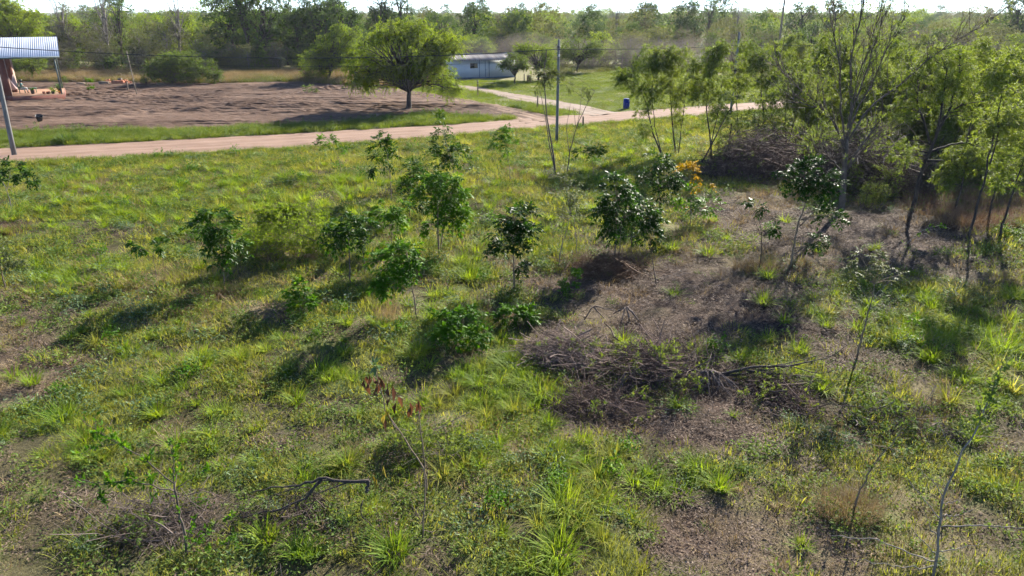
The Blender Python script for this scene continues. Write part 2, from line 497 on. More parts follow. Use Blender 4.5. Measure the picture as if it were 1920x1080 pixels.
LUSH = [(960, 700, 100, 90, 1.0), (1000, 800, 90, 80, 0.8), (830, 620, 110, 50, 0.7), (1090, 860, 90, 70, 0.8), (1110, 960, 110, 60, 0.8), (1780, 620, 150, 70, 0.9), (1850, 720, 100, 60, 0.9), (1540, 585, 60, 35, 0.8),
        (420, 360, 300, 40, 0.7), (250, 380, 200, 40, 0.5), (640, 420, 120, 60, 0.6), (920, 430, 120, 70, 0.5), (830, 860, 90, 60, 0.4), (360, 680, 60, 25, 0.7), (470, 670, 50, 25, 0.6), (620, 690, 70, 25, 0.5),
        (180, 830, 90, 70, 0.4), (1000, 1030, 100, 60, 0.6), (1500, 690, 60, 30, 0.3), (600, 880, 80, 30, 0.5), (1130, 300, 120, 40, 0.5), (1290, 900, 60, 40, 0.7), (220, 620, 130, 25, 0.5), (110, 520, 60, 30, 0.5)]


def blobs(px, py, B):
    w = np.zeros(np.shape(px))
    for cx, cy, rx, ry, k in B:
        w = np.maximum(w, k * np.exp(-(((px - cx) / rx) ** 2 + ((py - cy) / ry) ** 2) * 1.1))
    return w


def cover(x, y):
    """(grass, dry, bare, lush) weights at ground points"""
    px, py = to_photo(x, y)
    wx = (fbm(x * 0.5, y * 0.5, 21) - 0.5); wy = (fbm(x * 0.5, y * 0.5, 22) - 0.5)
    s = np.clip((py - 200) / 500, 0.15, 1.2)
    b = blobs(px + wx * 160 * s, py + wy * 110 * s, BARE)
    l = blobs(px + wx * 120 * s, py + wy * 80 * s, LUSH)
    n = fbm(x * 0.55, y * 0.55, 31); n2 = fbm(x * 1.6, y * 1.6, 33)
    bare = np.clip(b * 1.2 + (n - 0.55) * 1.1 + (n2 - 0.5) * 0.6 - l * 0.8, 0, 1)
    bare = bare * sstep(40, 32, y) + np.clip(b - 0.3, 0, 1) * sstep(32, 40, y)
    lush = np.clip(l * 0.9 + (n2 - 0.55) * 0.7 - b * 0.5, 0, 1)
    n3 = fbm(x * 1.1, y * 1.1, 35, 3)
    grass = np.clip(1.0 - bare, 0, 1) * np.where(y < 42, 0.32 + 0.68 * sstep(0.38, 0.54, n3), 1.0)
    dry = np.clip((fbm(x * 0.4, y * 0.4, 41) - 0.52) * 3.2, 0, 0.75)
    far = sstep(88, 100, y)
    lawn = in_poly(x, y, lawn_poly)
    dry = np.where((y > 85) & ~lawn, 0.55 * far + dry * (1 - far), dry) * sstep(150, 118, y)
    return grass, dry, bare, lush


# ground sheet
xs = np.concatenate([-np.geomspace(26, 4000, 70)[::-1], np.linspace(-25.7, 25.7, 200), np.geomspace(26, 4000, 70)])
ys = np.concatenate([[-400, -100, -30, -8, 0], np.linspace(3, 46, 190), np.linspace(46.4, 115, 110), np.geomspace(116, 6000, 60)])
XX, YY = np.meshgrid(xs, ys)
ZZ = zground(XX, YY)
g = MB()
nx, ny = len(xs), len(ys)
ii = (np.arange(ny - 1)[:, None] * nx + np.arange(nx - 1)[None, :]).ravel()
g.add(np.stack([XX, YY, ZZ], -1).reshape(-1, 3), None, np.stack([ii, ii + 1, ii + nx + 1, ii + nx], -1))
ground = g.build('ground', M['ground'], smooth=True)
ca, cd, cb, cl = cover(XX, np.maximum(YY, 4.0))
cc = np.stack([ca, cd, cb, np.ones_like(ca)], -1).reshape(-1, 4)
at = ground.data.attributes.new('cover', 'FLOAT_COLOR', 'POINT'); at.data.foreach_set('color', cc.astype(np.float32).ravel())
tag(ground, kind='structure')


def resample(poly, n):
    p = np.array(poly); d = np.concatenate([[0], np.cumsum(np.linalg.norm(np.diff(p, axis=0), axis=1))])
    t = np.linspace(0, d[-1], n)
    return np.stack([np.interp(t, d, p[:, k]) for k in range(3)], 1)


def strip(name, a, b, n, m, mat, z0, ruts, seed, kind='structure', ragged=0.3):
    A = resample(a, n); B = resample(b, n)
    t = np.linspace(0, 1, m)[None, :, None]
    Pp = A[:, None, :] * (1 - t) + B[:, None, :] * t
    wd = np.linalg.norm(A - B, axis=1)[:, None]
    acr = nrm(B - A)[:, None, :]
    al = np.linspace(0, 1, n)[:, None] * n
    edge = (np.abs(t[..., 0] - 0.5) * 2) ** 6
    rg = (fbm(al * 0.35 + 0 * t[..., 0], t[..., 0] * 1.5 + 0 * al, seed) - 0.4) * ragged * 2 * edge * np.sign(t[..., 0] - 0.5)
    Pp = Pp + acr * rg[..., None]
    tt = np.broadcast_to(t[..., 0], (n, m))
    z = z0 + 0.05 * (1 - (2 * tt - 1) ** 2)
    for c, w, dpt in ruts:
        z = z - dpt * np.exp(-((tt * wd - c * wd + 0.25 * (fbm(al * 0.08, 0 * al, seed + int(c * 100)) - 0.5)) / w) ** 2)
    z = z + (fbm(Pp[..., 0] * 1.2, Pp[..., 1] * 1.2, seed + 5, 3) - 0.5) * 0.05
    z = np.where((tt < 0.001) | (tt > 0.999), z0 - 0.14, z)
    Pp = np.concatenate([Pp[..., :2], z[..., None]], -1)
    mb = MB()
    ii = (np.arange(n - 1)[:, None] * m + np.arange(m - 1)[None, :]).ravel()
    mb.add(Pp.reshape(-1, 3), None, np.stack([ii, ii + 1, ii + m + 1, ii + m], -1), tt.ravel())
    o = mb.build(name, mat, smooth=True)
    return tag(o, kind=kind)


strip('road', road_far, road_near, 420, 40, M['road'], 0.0, [(0.22, 0.35, 0.05), (0.45, 0.35, 0.05), (0.62, 0.3, 0.04), (0.82, 0.35, 0.045)], 61)
strip('dirt_track', track_l, track_r, 160, 30, M['track'], 0.012, [(0.25, 0.3, 0.10), (0.5, 0.3, 0.08), (0.78, 0.3, 0.12)], 63, ragged=0.8)
strip('sand_path', path_l, path_r, 140, 20, M['path'], 0.004, [(0.3, 0.25, 0.05), (0.7, 0.25, 0.05)], 65, ragged=0.6)

# ploughed field: gridded sheet clipped to its polygon, wheel marks and clods as relief
fx = np.arange(-95, 4, 0.22); fy = np.arange(54, 101, 0.16)
FX, FY = np.meshgrid(fx, fy)
warp = (fbm(FX * 0.07, FY * 0.07, 71) - 0.5) * 14
lines = FY - 0.22 * FX + warp
fz = 0.02 + (fbm(FX * 0.25, lines * 2.4, 72) - 0.5) * 0.20 + (fbm(FX * 2.6, FY * 2.6, 73, 3) - 0.5) * 0.16
rng = np.random.default_rng(5)
for k in range(46):
    x0 = rng.uniform(-75, -8); y0 = rng.uniform(58, 92); ln = rng.uniform(5, 16); an = rng.normal(0.12, 0.18); cv = rng.normal(0, 0.012)
    for off in (0, 1.5):
        u = (FX - x0) * math.cos(an) + (FY - y0) * math.sin(an); v = -(FX - x0) * math.sin(an) + (FY - y0) * math.cos(an) - cv * u * u - off
        wgt = sstep(ln, ln * 0.8, np.abs(u))
        fz = fz + wgt * (-0.13 * np.exp(-(v / 0.17) ** 2) + 0.08 * np.exp(-((np.abs(v) - 0.38) / 0.14) ** 2))
ins = in_poly(FX, FY, field_poly)
fz = np.where(fz < -0.19, -0.19, fz)
fm = MB()
nx2 = len(fx)
ok = ins[:-1, :-1] & ins[1:, :-1] & ins[:-1, 1:] & ins[1:, 1:]
ii = (np.arange(len(fy) - 1)[:, None] * nx2 + np.arange(nx2 - 1)[None, :])[ok]
Q = np.stack([ii, ii + 1, ii + nx2 + 1, ii + nx2], -1)
used, inv = np.unique(Q.ravel(), return_inverse=True)
fm.add(np.stack([FX, FY, fz], -1).reshape(-1, 3)[used], None, inv.reshape(-1, 4))
tag(fm.build('ploughed_field', M['field'], smooth=True), kind='structure')

# ------------------------------------------------------------------ vegetation builders
def rand_dir(n, up=0.0, zs=1.0):
    d = R.normal(0, 1, (n, 3)); d[:, 2] = d[:, 2] * zs
    d = nrm(d); d[:, 2] += up
    return nrm(d)


def bez(a, c, b, n):
    t = np.linspace(0, 1, n)[:, None]
    return (1 - t) ** 2 * a + 2 * t * (1 - t) * c + t * t * b


def limbs(mb, A, C, r0, r1, n=6, sides=5, bend=0.35, wob=0.08):
    """curved limb from A to C"""
    A = np.asarray(A, float); C = np.asarray(C, float)
    L_ = np.linalg.norm(C - A)
    ctl = A + (C - A) * 0.45 + np.array([0, 0, L_ * bend]) + R.normal(0, wob * L_, 3)
    p = bez(A, ctl, C, n)
    p[1:-1] += R.normal(0, wob * L_ * 0.12, (n - 2, 3))
    mb.tubes(p, np.linspace(r0, r1, n)[None], sides)
    return p


def twig_cluster(wood, leaf, c, rad, nt, nl, ll, lw, droop=0.3, up=0.2, flat=0.75, twr=0.012, frond=True, fold=0.15, twseg=4, tint=None):
    """twigs radiating through an ellipsoid, leaves along their outer part"""
    c = np.asarray(c, float); rad = np.broadcast_to(np.asarray(rad, float), (3,))
    d = rand_dir(nt, up)
    st = c + R.normal(0, 0.22, (nt, 3)) * rad
    L_ = R.uniform(0.55, 1.05, nt)[:, None]
    end_ = d * rad * L_
    t = np.linspace(0, 1, twseg)[None, :, None]
    pts = st[:, None, :] + end_[:, None, :] * t
    pts[:, :, 2] -= droop * rad.mean() * (t[..., 0] ** 2) * R.uniform(0.4, 1.3, (nt, 1))
    if twr > 0:
        wood.tubes(pts, np.broadcast_to(np.linspace(twr, twr * 0.35, twseg), (nt, twseg)), 3, cap=False)
    u = R.uniform(0.22, 1.0, (nt, nl)) ** 0.8
    idx = np.clip(u * (twseg - 1), 0, twseg - 1.001); i0 = idx.astype(int); fr = (idx - i0)[..., None]
    ar = np.arange(nt)[:, None]
    pos = pts[ar, i0] * (1 - fr) + pts[ar, i0 + 1] * fr
    td = nrm(pts[ar, i0 + 1] - pts[ar, i0])
    sd_ = nrm(np.cross(td, R.normal(0, 1, (nt, nl, 3))))
    ld = nrm(td * 0.55 + sd_ * 0.8 + np.array([0, 0, -droop * 0.8]))
    n = nt * nl
    tn = R.random(nt)[:, None] * 0.6 + R.random((nt, nl)) * 0.4
    if tint is not None: tn = tn * 0.6 + tint * 0.4
    leaf.leaves(pos.reshape(-1, 3), ld.reshape(-1, 3), ll * R.uniform(0.6, 1.2, n), lw * R.uniform(0.7, 1.2, n), fold, tint=tn.ravel())


def cluster_tree(name, label, cat, group, trunk_pts, trunk_r, clusters, bark, leafm, nt, nl, ll, lw, droop=0.3, up=0.2, loc=(0, 0, 0), limb_from=0.45, limb_r=0.35, sides=7, bend=0.2, twr=0.012, big_tree=False):
    """trunk (points in local space) + limbs to every foliage clump + leafy twigs"""
    root = empty(name, loc, label, cat, group)
    wood, leaf = MB(), MB()
    tp = np.array(trunk_pts, float)
    n = len(tp)
    rr = np.linspace(trunk_r, trunk_r * 0.55, n); rr[0] *= 1.35
    wood.tubes(tp, rr[None], sides)
    for cl in clusters:
        c = np.array(cl[:3], float); rd = np.array(cl[3] if np.ndim(cl[3]) else (cl[3], cl[3], cl[3] * 0.75), float)
        k = R.uniform(limb_from, 1.0) * (n - 1); i = min(int(k), n - 2); A = tp[i] + (tp[i + 1] - tp[i]) * (k - i)
        r0 = trunk_r * limb_r * R.uniform(0.7, 1.1)
        limbs(wood, A, c, r0, r0 * 0.3, 6, 5, bend)
        w = np.prod(rd) ** (2 / 3)
        twig_cluster(wood, leaf, c, rd, max(4, int(nt * w)), nl, ll, lw, droop, up, twr=twr, tint=R.random())
    wood.build('trunk', bark, root, True)
    leaf.build('crown', leafm, root)
    return root


def crown_clumps(w, h0, h1, n, rc, shape=0.5, flat=0.75, hollow=0.35, lean=(0, 0)):
    """clump centres through a crown envelope: radius w, from height h0 to h1, widest at 'shape'"""
    out = []
    for k in range(n):
        t = (k + R.uniform(0, 1)) / n
        z = h0 + (h1 - h0) * t
        prof = math.sqrt(max(0.0, 1 - ((t - shape) / (shape if t < shape else 1 - shape + 1e-3)) ** 2)) * 0.85 + 0.12
        a = k * 2.39996 + R.normal(0, 0.3)
        q = math.sqrt(R.uniform(hollow ** 2, 1))
        r = rc * R.uniform(0.75, 1.3)
        out.append((math.cos(a) * w * prof * q * 0.8 + lean[0] * t, math.sin(a) * w * prof * q * 0.8 + lean[1] * t, z - r * 0.3 * t, (r, r, r * flat)))
    return out


def wiggle(h, n, bendx=0.0, bendy=0.0, w=0.05):
    t = np.linspace(0, 1, n)
    p = np.stack([bendx * t ** 1.5, bendy * t ** 1.5, h * t], 1)
    p[1:, :2] += np.cumsum(R.normal(0, w * h / n, (n - 1, 2)), 0)
    return p


def pinnate(leaf, base, d, length, pairs, ll, lw, droop=0.5, tint=None):
    """compound leaves: rachis from base along d, leaflets in pairs"""
    n = len(base); d = nrm(d)
    side = nrm(np.cross(d, np.array([0, 0, 1.0]) + R.normal(0, 0.25, (n, 3))))
    t = (np.arange(pairs) + 0.8) / pairs
    length = np.broadcast_to(length, (n,))
    pos = base[:, None, :] + d[:, None, :] * (length[:, None] * t)[..., None]
    pos[:, :, 2] -= droop * length[:, None] * (t ** 2)[None, :] * 0.6
    td = nrm(d[:, None, :] + np.array([0, 0, -1.0]) * (droop * 1.0 * t)[None, :, None])
    tn = (R.random(n) if tint is None else np.broadcast_to(tint, (n,)))[:, None] * 0.75 + R.random((n, pairs)) * 0.25
    for s in (-1, 1):
        ld = nrm(td * 0.5 + s * side[:, None, :] * 0.85 + np.array([0, 0, -0.25 * droop]) + R.normal(0, 0.13, (n, pairs, 3)))
        up = np.array([0, 0, 1.0]) + R.normal(0, 0.25, (n * pairs, 3))
        leaf.leaves(pos.reshape(-1, 3), ld.reshape(-1, 3), ll * R.uniform(0.75, 1.15, n * pairs), lw * R.uniform(0.8, 1.15, n * pairs), 0.18, up, tn.ravel(), 0.12)
    leaf.leaves(pos[:, -1], td[:, -1], ll, lw, 0.15, None, tn[:, 0])


def sapling(name, label, stems, crowns, nleaf, leafm, bark='bark_tan', rl=0.36, pairs=4, ll=0.145, lw=0.064, droop=0.6, sr=0.022, group='young trees planted over the near clearing', cat='sapling', depth=0.9, upd=0.25, extra=None):
    """stems: photo polylines (first point on the ground); crowns: photo ellipses (cx, cy, rx, ry[, share]) at the stem's own distance"""
    b = G(*stems[0][0]); Y = b[1]
    z0 = zg(b[0], b[1])
    root = empty(name, (b[0], b[1], z0 - 0.02), label, cat, group)
    o = np.array([b[0], b[1], 0.0])
    wood, leaf = MB(), MB()
    alls = []
    for k, st in enumerate(stems):
        bb = G(*st[0]); Yk = bb[1]
        pp = np.array([W(px, py, Yk) for px, py in st]) - o
        pp[0, 2] = -0.05
        q = resample(pp, max(6, 3 * len(pp)))
        q[1:, 1] += np.cumsum(R.normal(0, 0.012, len(q) - 1)); q[1:-1, 0] += R.normal(0, 0.008, len(q) - 2)
        r = sr * (1.0 if k == 0 else 0.7)
        own = k > 0 and abs(st[0][1] - stems[0][0][1]) < 40 and abs(st[0][0] - stems[0][0][0]) > 4 and all(abs(st[0][0] - s_[1][0]) + abs(st[0][1] - s_[1][1]) > 20 for s_ in stems[:k])
        tgt = MB() if own else wood
        tgt.tubes(q, np.linspace(r * 1.25, r * 0.45, len(q))[None], 5)
        if own: tgt.build('stem', M[bark], root, True)
        alls.append(q)
    S = np.concatenate(alls)
    nleaf = int(nleaf * 1.45)
    tot = sum((c[2] * c[3] * (c[4] if len(c) > 4 else 1.0)) for c in crowns)
    for c in crowns:
        n = max(3, int(nleaf * c[2] * c[3] * (c[4] if len(c) > 4 else 1.0) / tot))
        ctr = W(c[0], c[1], Y) - o
        sx = c[2] / (F / (Y * math.cos(P) + (H - ctr[2]) * math.sin(P))); sz = c[3] / (F / (Y * math.cos(P) + (H - ctr[2]) * math.sin(P)))
        rad = np.array([sx, sx * depth, sz])
        nb = max(2, n // 5)
        dd = rand_dir(nb, 0.1)
        tips = ctr + dd * rad * (R.random((nb, 1)) ** 0.4) * 0.88
        dist = np.linalg.norm(S[None] - tips[:, None], axis=2) + np.where(S[None, :, 2] > tips[:, None, 2] - 0.05, 0.5, 0.0)
        near = S[dist.argmin(1)]
        mid = near * 0.5 + tips * 0.5 + np.array([0, 0, 0.04])
        wood.tubes(np.stack([near, mid, tips], 1), np.broadcast_to([sr * 0.42, sr * 0.3, sr * 0.2], (nb, 3)), 3, cap=False)
        per = max(2, int(round(n / nb)))
        base = np.repeat(tips, per, 0) + R.normal(0, 0.03, (nb * per, 3))
        out = nrm((base - ctr) / rad) * 0.7
        d = nrm(out + rand_dir(nb * per, 0.0) * 0.75 + np.array([0, 0, upd]))
        tn = np.repeat(R.random(nb), per)
        # leaf tint gets paler towards the top of each crown ellipse
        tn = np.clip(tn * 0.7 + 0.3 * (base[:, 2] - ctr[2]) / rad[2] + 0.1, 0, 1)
        rmax = np.minimum(rl * 1.1, rad.min() * 1.25)
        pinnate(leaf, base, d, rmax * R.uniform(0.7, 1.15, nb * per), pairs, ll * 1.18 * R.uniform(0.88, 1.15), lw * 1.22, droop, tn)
    if extra: extra(wood, leaf, o, Y)
    wood.build('stem', M[bark], root, True)
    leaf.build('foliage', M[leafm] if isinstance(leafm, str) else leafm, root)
    return root

# ------------------------------------------------------------------ brick house at the left edge
def bolt(mb, c, s): mb.box(c, s)


def brick_material():
    m, nt, N, L, b = newmat('brickwork')
    tc = node(nt, 'ShaderNodeTexCoord'); sx = node(nt, 'ShaderNodeSeparateXYZ'); L.new(tc.outputs['Object'], sx.inputs[0])
    cx = node(nt, 'ShaderNodeCombineXYZ')
    L.new(math_n(nt, 'ADD', sx.outputs[0], sx.outputs[1]), cx.inputs[0]); L.new(sx.outputs[2], cx.inputs[1])
    br = node(nt, 'ShaderNodeTexBrick'); L.new(cx.outputs[0], br.inputs[0])
    br.inputs['Color1'].default_value = (0.13, 0.028, 0.017, 1); br.inputs['Color2'].default_value = (0.18, 0.045, 0.026, 1); br.inputs['Mortar'].default_value = (0.10, 0.055, 0.042, 1)
    br.inputs['Scale'].default_value = 1.0; br.inputs['Brick Width'].default_value = 0.25; br.inputs['Row Height'].default_value = 0.075; br.inputs['Mortar Size'].default_value = 0.012
    L.new(br.outputs[0], b.inputs['Base Color']); b.inputs['Roughness'].default_value = 0.9
    bp = node(nt, 'ShaderNodeBump'); bp.inputs['Strength'].default_value = 0.4; bp.inputs['Distance'].default_value = 0.01; bp.invert = True
    L.new(br.outputs[1], bp.inputs['Height']); L.new(bp.outputs[0], b.inputs['Normal'])
    return m


M['brick'] = brick_material()
M['zinc'] = plain('zinc_sheet', (0.66, 0.68, 0.72), (0.55, 0.57, 0.60), 0.36, 0.6, 0.35, 0.5, stretch=(6, 0.3, 1))
M['zinc_old'] = plain('zinc_weathered', (0.279, 0.254, 0.248), (0.174, 0.136, 0.124), 0.5, 0.5, 0.3, 0.4, stretch=(5, 0.5, 1))
M['post_green'] = plain('post_paint', (0.10, 0.14, 0.13), None, 0.6, 5)
M['floor_clay'] = plain('veranda_floor', (0.205, 0.112, 0.068), (0.161, 0.087, 0.052), 0.8, 2)
M['plaster'] = plain('plaster', (0.322, 0.223, 0.174), (0.267, 0.174, 0.130), 0.9, 2)
M['white_wall'] = plain('white_panel', (0.470, 0.489, 0.507), (0.421, 0.439, 0.464), 0.55, 0.7)
M['blue_trim'] = plain('blue_trim', (0.06, 0.13, 0.22), None, 0.6, 4)
M['concrete'] = plain('concrete', (0.161, 0.161, 0.155), (0.112, 0.112, 0.108), 0.85, 3, bump=0.2)
M['timber'] = plain('timber_grey', (0.24, 0.18, 0.13), (0.13, 0.095, 0.07), 0.9, 4, stretch=(1, 1, 0.2))
M['timber_pale'] = plain('timber_pale', (0.260, 0.211, 0.155), (0.186, 0.143, 0.105), 0.85, 4, stretch=(1, 1, 0.2))
M['black'] = plain('black_plastic', (0.022, 0.022, 0.025), None, 0.5, 4)
M['blue_plastic'] = plain('blue_plastic', (0.005, 0.026, 0.20), (0.004, 0.02, 0.15), 0.6, 3, spec=0.15)
M['glass_dark'] = plain('dark_window', (0.03, 0.028, 0.03), None, 0.2, 3, spec=0.6)
M['terracotta'] = plain('terracotta', (0.40, 0.16, 0.09), (0.30, 0.11, 0.065), 0.85, 5)
M['cloth_pink'] = plain('hammock_cloth', (0.504, 0.396, 0.374), (0.418, 0.302, 0.288), 0.9, 8)
M['teal_cloth'] = plain('teal_cloth', (0.05, 0.22, 0.20), (0.04, 0.15, 0.14), 0.9, 6)
M['white_cloth'] = plain('white_cloth', (0.504, 0.490, 0.475), None, 0.648, 6)
M['skin'] = plain('skin', (0.288, 0.158, 0.101), (0.259, 0.137, 0.086), 0.6, 6)
M['hair'] = plain('hair', (0.012, 0.010, 0.010), None, 0.5, 20)
M['chair_green'] = plain('green_chair', (0.03, 0.12, 0.07), None, 0.5, 5)
M['cable'] = plain('cable', (0.04, 0.045, 0.05), None, 0.9, 3, spec=0.05)
M['wire'] = plain('wire', (0.45, 0.45, 0.46), None, 0.5, 3, 0.5)
M['flower'] = plain('flower_petal', (0.75, 0.72, 0.72), None, 0.7, 3)

HO = np.array([-46.9, 76.5, 0.0]); HR = math.radians(30)   # front right corner; local x runs to the right along the front
# local frame: x right along front (0.866, 0.5), y into the house (-0.5, 0.866)


def hl(x, y, z): return HO + np.array([x * math.cos(HR) - y * math.sin(HR), x * math.sin(HR) + y * math.cos(HR), z])


def corrugated(x0, x1, ya, za, yb, zb, pitch, amp, per, mat, parent, name='roof_sheet'):
    """overlapping corrugated sheets, each a part"""
    k = 0; x = x0; out = []
    while x < x1 - 1e-6:
        xe = min(x1, x + pitch * per)
        n = int(round((xe - x) / pitch)) * 6 + 1
        t = np.linspace(x, xe + pitch * 0.3, n)
        w = np.cos((t - x0) / pitch * 2 * np.pi) * amp + (k % 2) * 0.006
        mb = MB()
        sl = np.array([yb - ya, zb - za]); sl = sl / np.linalg.norm(sl); nr = np.array([-sl[1], sl[0]])
        rows = []
        for yy, zz in ((ya, za), (yb, zb)):
            for th in (0.0, 0.004):
                rows.append(np.stack([t, yy + nr[0] * (w + th), zz + nr[1] * (w + th)], 1))
        V = np.concatenate([rows[0], rows[2], rows[1], rows[3]])
        i = np.arange(n - 1)
        Q = np.concatenate([np.stack([i, i + 1, n + i + 1, n + i], 1), np.stack([2 * n + i, 3 * n + i, 3 * n + i + 1, 2 * n + i + 1], 1), np.stack([i, 2 * n + i, 2 * n + i + 1, i + 1], 1)])
        mb.add(V, None, Q)
        out.append(mb.build(name, mat, parent, False))
        x = xe; k += 1
    return out


hs = empty('brick_house', tuple(HO), 'red brick house with tall zinc-roofed veranda at the left edge', 'house', None, HR)
mb = MB(); mb.box((-5.0, 3.6, 0.10), (10.2, 7.6, 0.72)); pl_ = mb.build('plinth', M['brick'], hs)
mb = MB(); mb.box((-5.0, 3.6, 0.465), (9.96, 7.36, 0.03)); mb.build('veranda_floor', M['floor_clay'], hs)
mb = MB(); mb.box((-4.78, 0.45, 2.35), (0.62, 0.62, 3.75)); mb.build('pillar', M['brick'], hs)
mb = MB(); mb.box((-4.455, 0.45, 2.35), (0.022, 0.60, 3.72)); mb.build('pillar_render', M['plaster'], hs)
mb = MB(); mb.box((-4.5, 5.8, 2.5), (0.42, 2.4, 4.1)); mb.build('wall', M['brick'], hs)
mb = MB(); mb.box((-4.275, 5.8, 2.5), (0.025, 2.38, 4.06)); mb.build('wall_render', M['plaster'], hs)
mb = MB(); mb.box((-7.4, 7.13, 2.6), (5.3, 0.25, 4.2)); mb.build('wall', M['brick'], hs)
mb = MB(); mb.box((-8.2, 3.0, 2.6), (3.4, 0.25, 4.2)); mb.build('wall', M['brick'], hs)
for (x, y, h_) in ((-0.12, 0.12, 3.76), (-0.12, 7.0, 5.2)):
    mb = MB(); mb.box((x, y, 0.48 + h_ / 2), (0.14, 0.14, h_)); mb.build('post', M['post_green'], hs)
for (y, z) in ((0.12, 4.27), (3.5, 5.03), (7.0, 5.75)):
    mb = MB(); mb.box((-4.9, y, z - 0.02), (10.3, 0.09, 0.14)); mb.build('roof_beam', M['post_green'], hs)
corrugated(-10.4, 0.35, -0.45, 4.24, 7.2, 5.92, 0.19, 0.022, 5, M['zinc'], hs)
corrugated(-10.4, 0.35, 9.6, 5.3, 7.25, 5.93, 0.19, 0.022, 5, M['zinc'], hs)
mb = MB(); mb.box((-5.0, -0.47, 4.19), (10.8, 0.05, 0.14)); mb.build('fascia', M['post_green'], hs)

# veranda contents
def pot(name, label, c, r, h_, mat, leafm=None, lh=0.5, nl=40):
    o = empty(name, tuple(c), label, 'potted plant', 'pots on the veranda of the brick house')
    mb = MB(); mb.lathe([(0.02, 0), (r * 0.7, 0), (r, h_), (r * 1.06, h_), (r * 0.9, h_ - 0.02), (0.02, h_ - 0.04)], sides=12); mb.build('pot', mat, o, True)
    if leafm:
        lf = MB(); d = rand_dir(nl, 0.6); lf.leaves(np.array([0, 0, h_]) + R.normal(0, 0.05, (nl, 3)), d, lh * R.uniform(0.5, 1.1, nl), 0.09, 0.1); lf.build('foliage', leafm, o)
    return o


pot('potted_plant', 'black pot with a small green plant in the middle of the veranda floor', hl(-2.75, 1.9, 0.48), 0.2, 0.36, M['black'], M['leaf_gloss'], 0.35)
pot('clay_pot', 'small empty clay pot near the veranda edge', hl(-1.75, 1.3, 0.48), 0.15, 0.24, M['terracotta'])
pot('clay_pot', 'wider clay pot standing right of the small empty one', hl(-1.35, 0.9, 0.48), 0.19, 0.26, M['terracotta'])
pot('potted_plant', 'black pot with upright leaves by the veranda post', hl(-0.9, 1.0, 0.48), 0.18, 0.25, M['black'], M['wood_mid'], 0.6)
pot('potted_plant', 'dark pot with blue-green leaves behind the veranda post', hl(-0.35, 2.3, 0.48), 0.2, 0.45, M['black'], M['weed_blue'], 0.7, 60)
pot('potted_plant', 'terracotta pot at the foot of the veranda corner post', hl(-0.3, 0.6, 0.48), 0.15, 0.22, M['terracotta'], M['leaf_orange'], 0.2, 16)

ch = empty('armchair', tuple(hl(-3.72, 3.2, 0.48)), 'low dark green chair on the veranda under the seated person', 'chair', None, HR)
mb = MB(); mb.box((0, 0, 0.40), (0.56, 0.55, 0.05)); mb.build('seat', M['chair_green'], ch)
mb = MB(); mb.box((-0.28, 0, 0.72), (0.05, 0.54, 0.6)); mb.build('backrest', M['chair_green'], ch)
for a in (-0.24, 0.24):
    for b_ in (-0.24, 0.24):
        mb = MB(); mb.box((a, b_, 0.19), (0.045, 0.045, 0.375)); mb.build('leg', M['chair_green'], ch)
    mb = MB(); mb.box((0, a, 0.62), (0.5, 0.05, 0.04)); mb.build('armrest', M['chair_green'], ch)
bn = empty('bench', tuple(hl(-2.85, 3.4, 0.48)), 'small dark green bench right of the seated person on the veranda', 'bench', None, HR)
mb = MB(); mb.box((0, 0, 0.46), (0.9, 0.35, 0.05)); mb.build('seat', M['chair_green'], bn)
for a in (-0.38, 0.38):
    mb = MB(); mb.box((a, 0, 0.22), (0.05, 0.32, 0.43)); mb.build('leg', M['chair_green'], bn)


def skin_body(name, verts, edges, radii, mat, parent, sub=2):
    me = bpy.data.meshes.new(name); me.from_pydata([tuple(v) for v in verts], edges, [])
    o = bpy.data.objects.new(name, me); col.objects.link(o); o.parent = parent
    me.materials.append(mat)
    md = o.modifiers.new('skin', 'SKIN'); md.use_smooth_shade = True
    if not me.skin_vertices: me.skin_vertices.new()
    for i, r in enumerate(radii): me.skin_vertices[0].data[i].radius = (r, r)
    me.skin_vertices[0].data[0].use_root = True
    o.modifiers.new('sub', 'SUBSURF').levels = sub; o.modifiers['sub'].render_levels = sub
    return o


pe = empty('person', tuple(hl(-3.70, 3.2, 0.48)), 'person with dark hair and teal top sitting on the veranda of the brick house', 'person', None, HR)
V = [(0, 0, 0.52), (0, 0, 0.75), (0.02, 0, 0.98), (0.04, 0, 1.10), (0.06, 0, 1.20), (0.07, 0, 1.30),
     (0.02, -0.18, 1.0), (0.10, -0.24, 0.75), (0.32, -0.2, 0.66), (0.42, -0.18, 0.66), (0.02, 0.18, 1.0), (0.10, 0.24, 0.75), (0.32, 0.2, 0.66), (0.42, 0.18, 0.66),
     (0.04, -0.1, 0.50), (0.44, -0.12, 0.50), (0.46, -0.12, 0.08), (0.58, -0.12, 0.045), (0.04, 0.1, 0.50), (0.44, 0.12, 0.50), (0.48, 0.12, 0.08), (0.60, 0.12, 0.045)]
Ed = [(0, 1), (1, 2), (2, 3), (3, 4), (4, 5), (2, 6), (6, 7), (7, 8), (8, 9), (2, 10), (10, 11), (11, 12), (12, 13), (0, 14), (14, 15), (15, 16), (16, 17), (0, 18), (18, 19), (19, 20), (20, 21)]
rd = [0.15, 0.13, 0.14, 0.06, 0.09, 0.09, 0.06, 0.048, 0.035, 0.03, 0.06, 0.048, 0.035, 0.03, 0.09, 0.065, 0.04, 0.03, 0.09, 0.065, 0.04, 0.03]
skin_body('body', V, Ed, rd, M['skin'], pe)
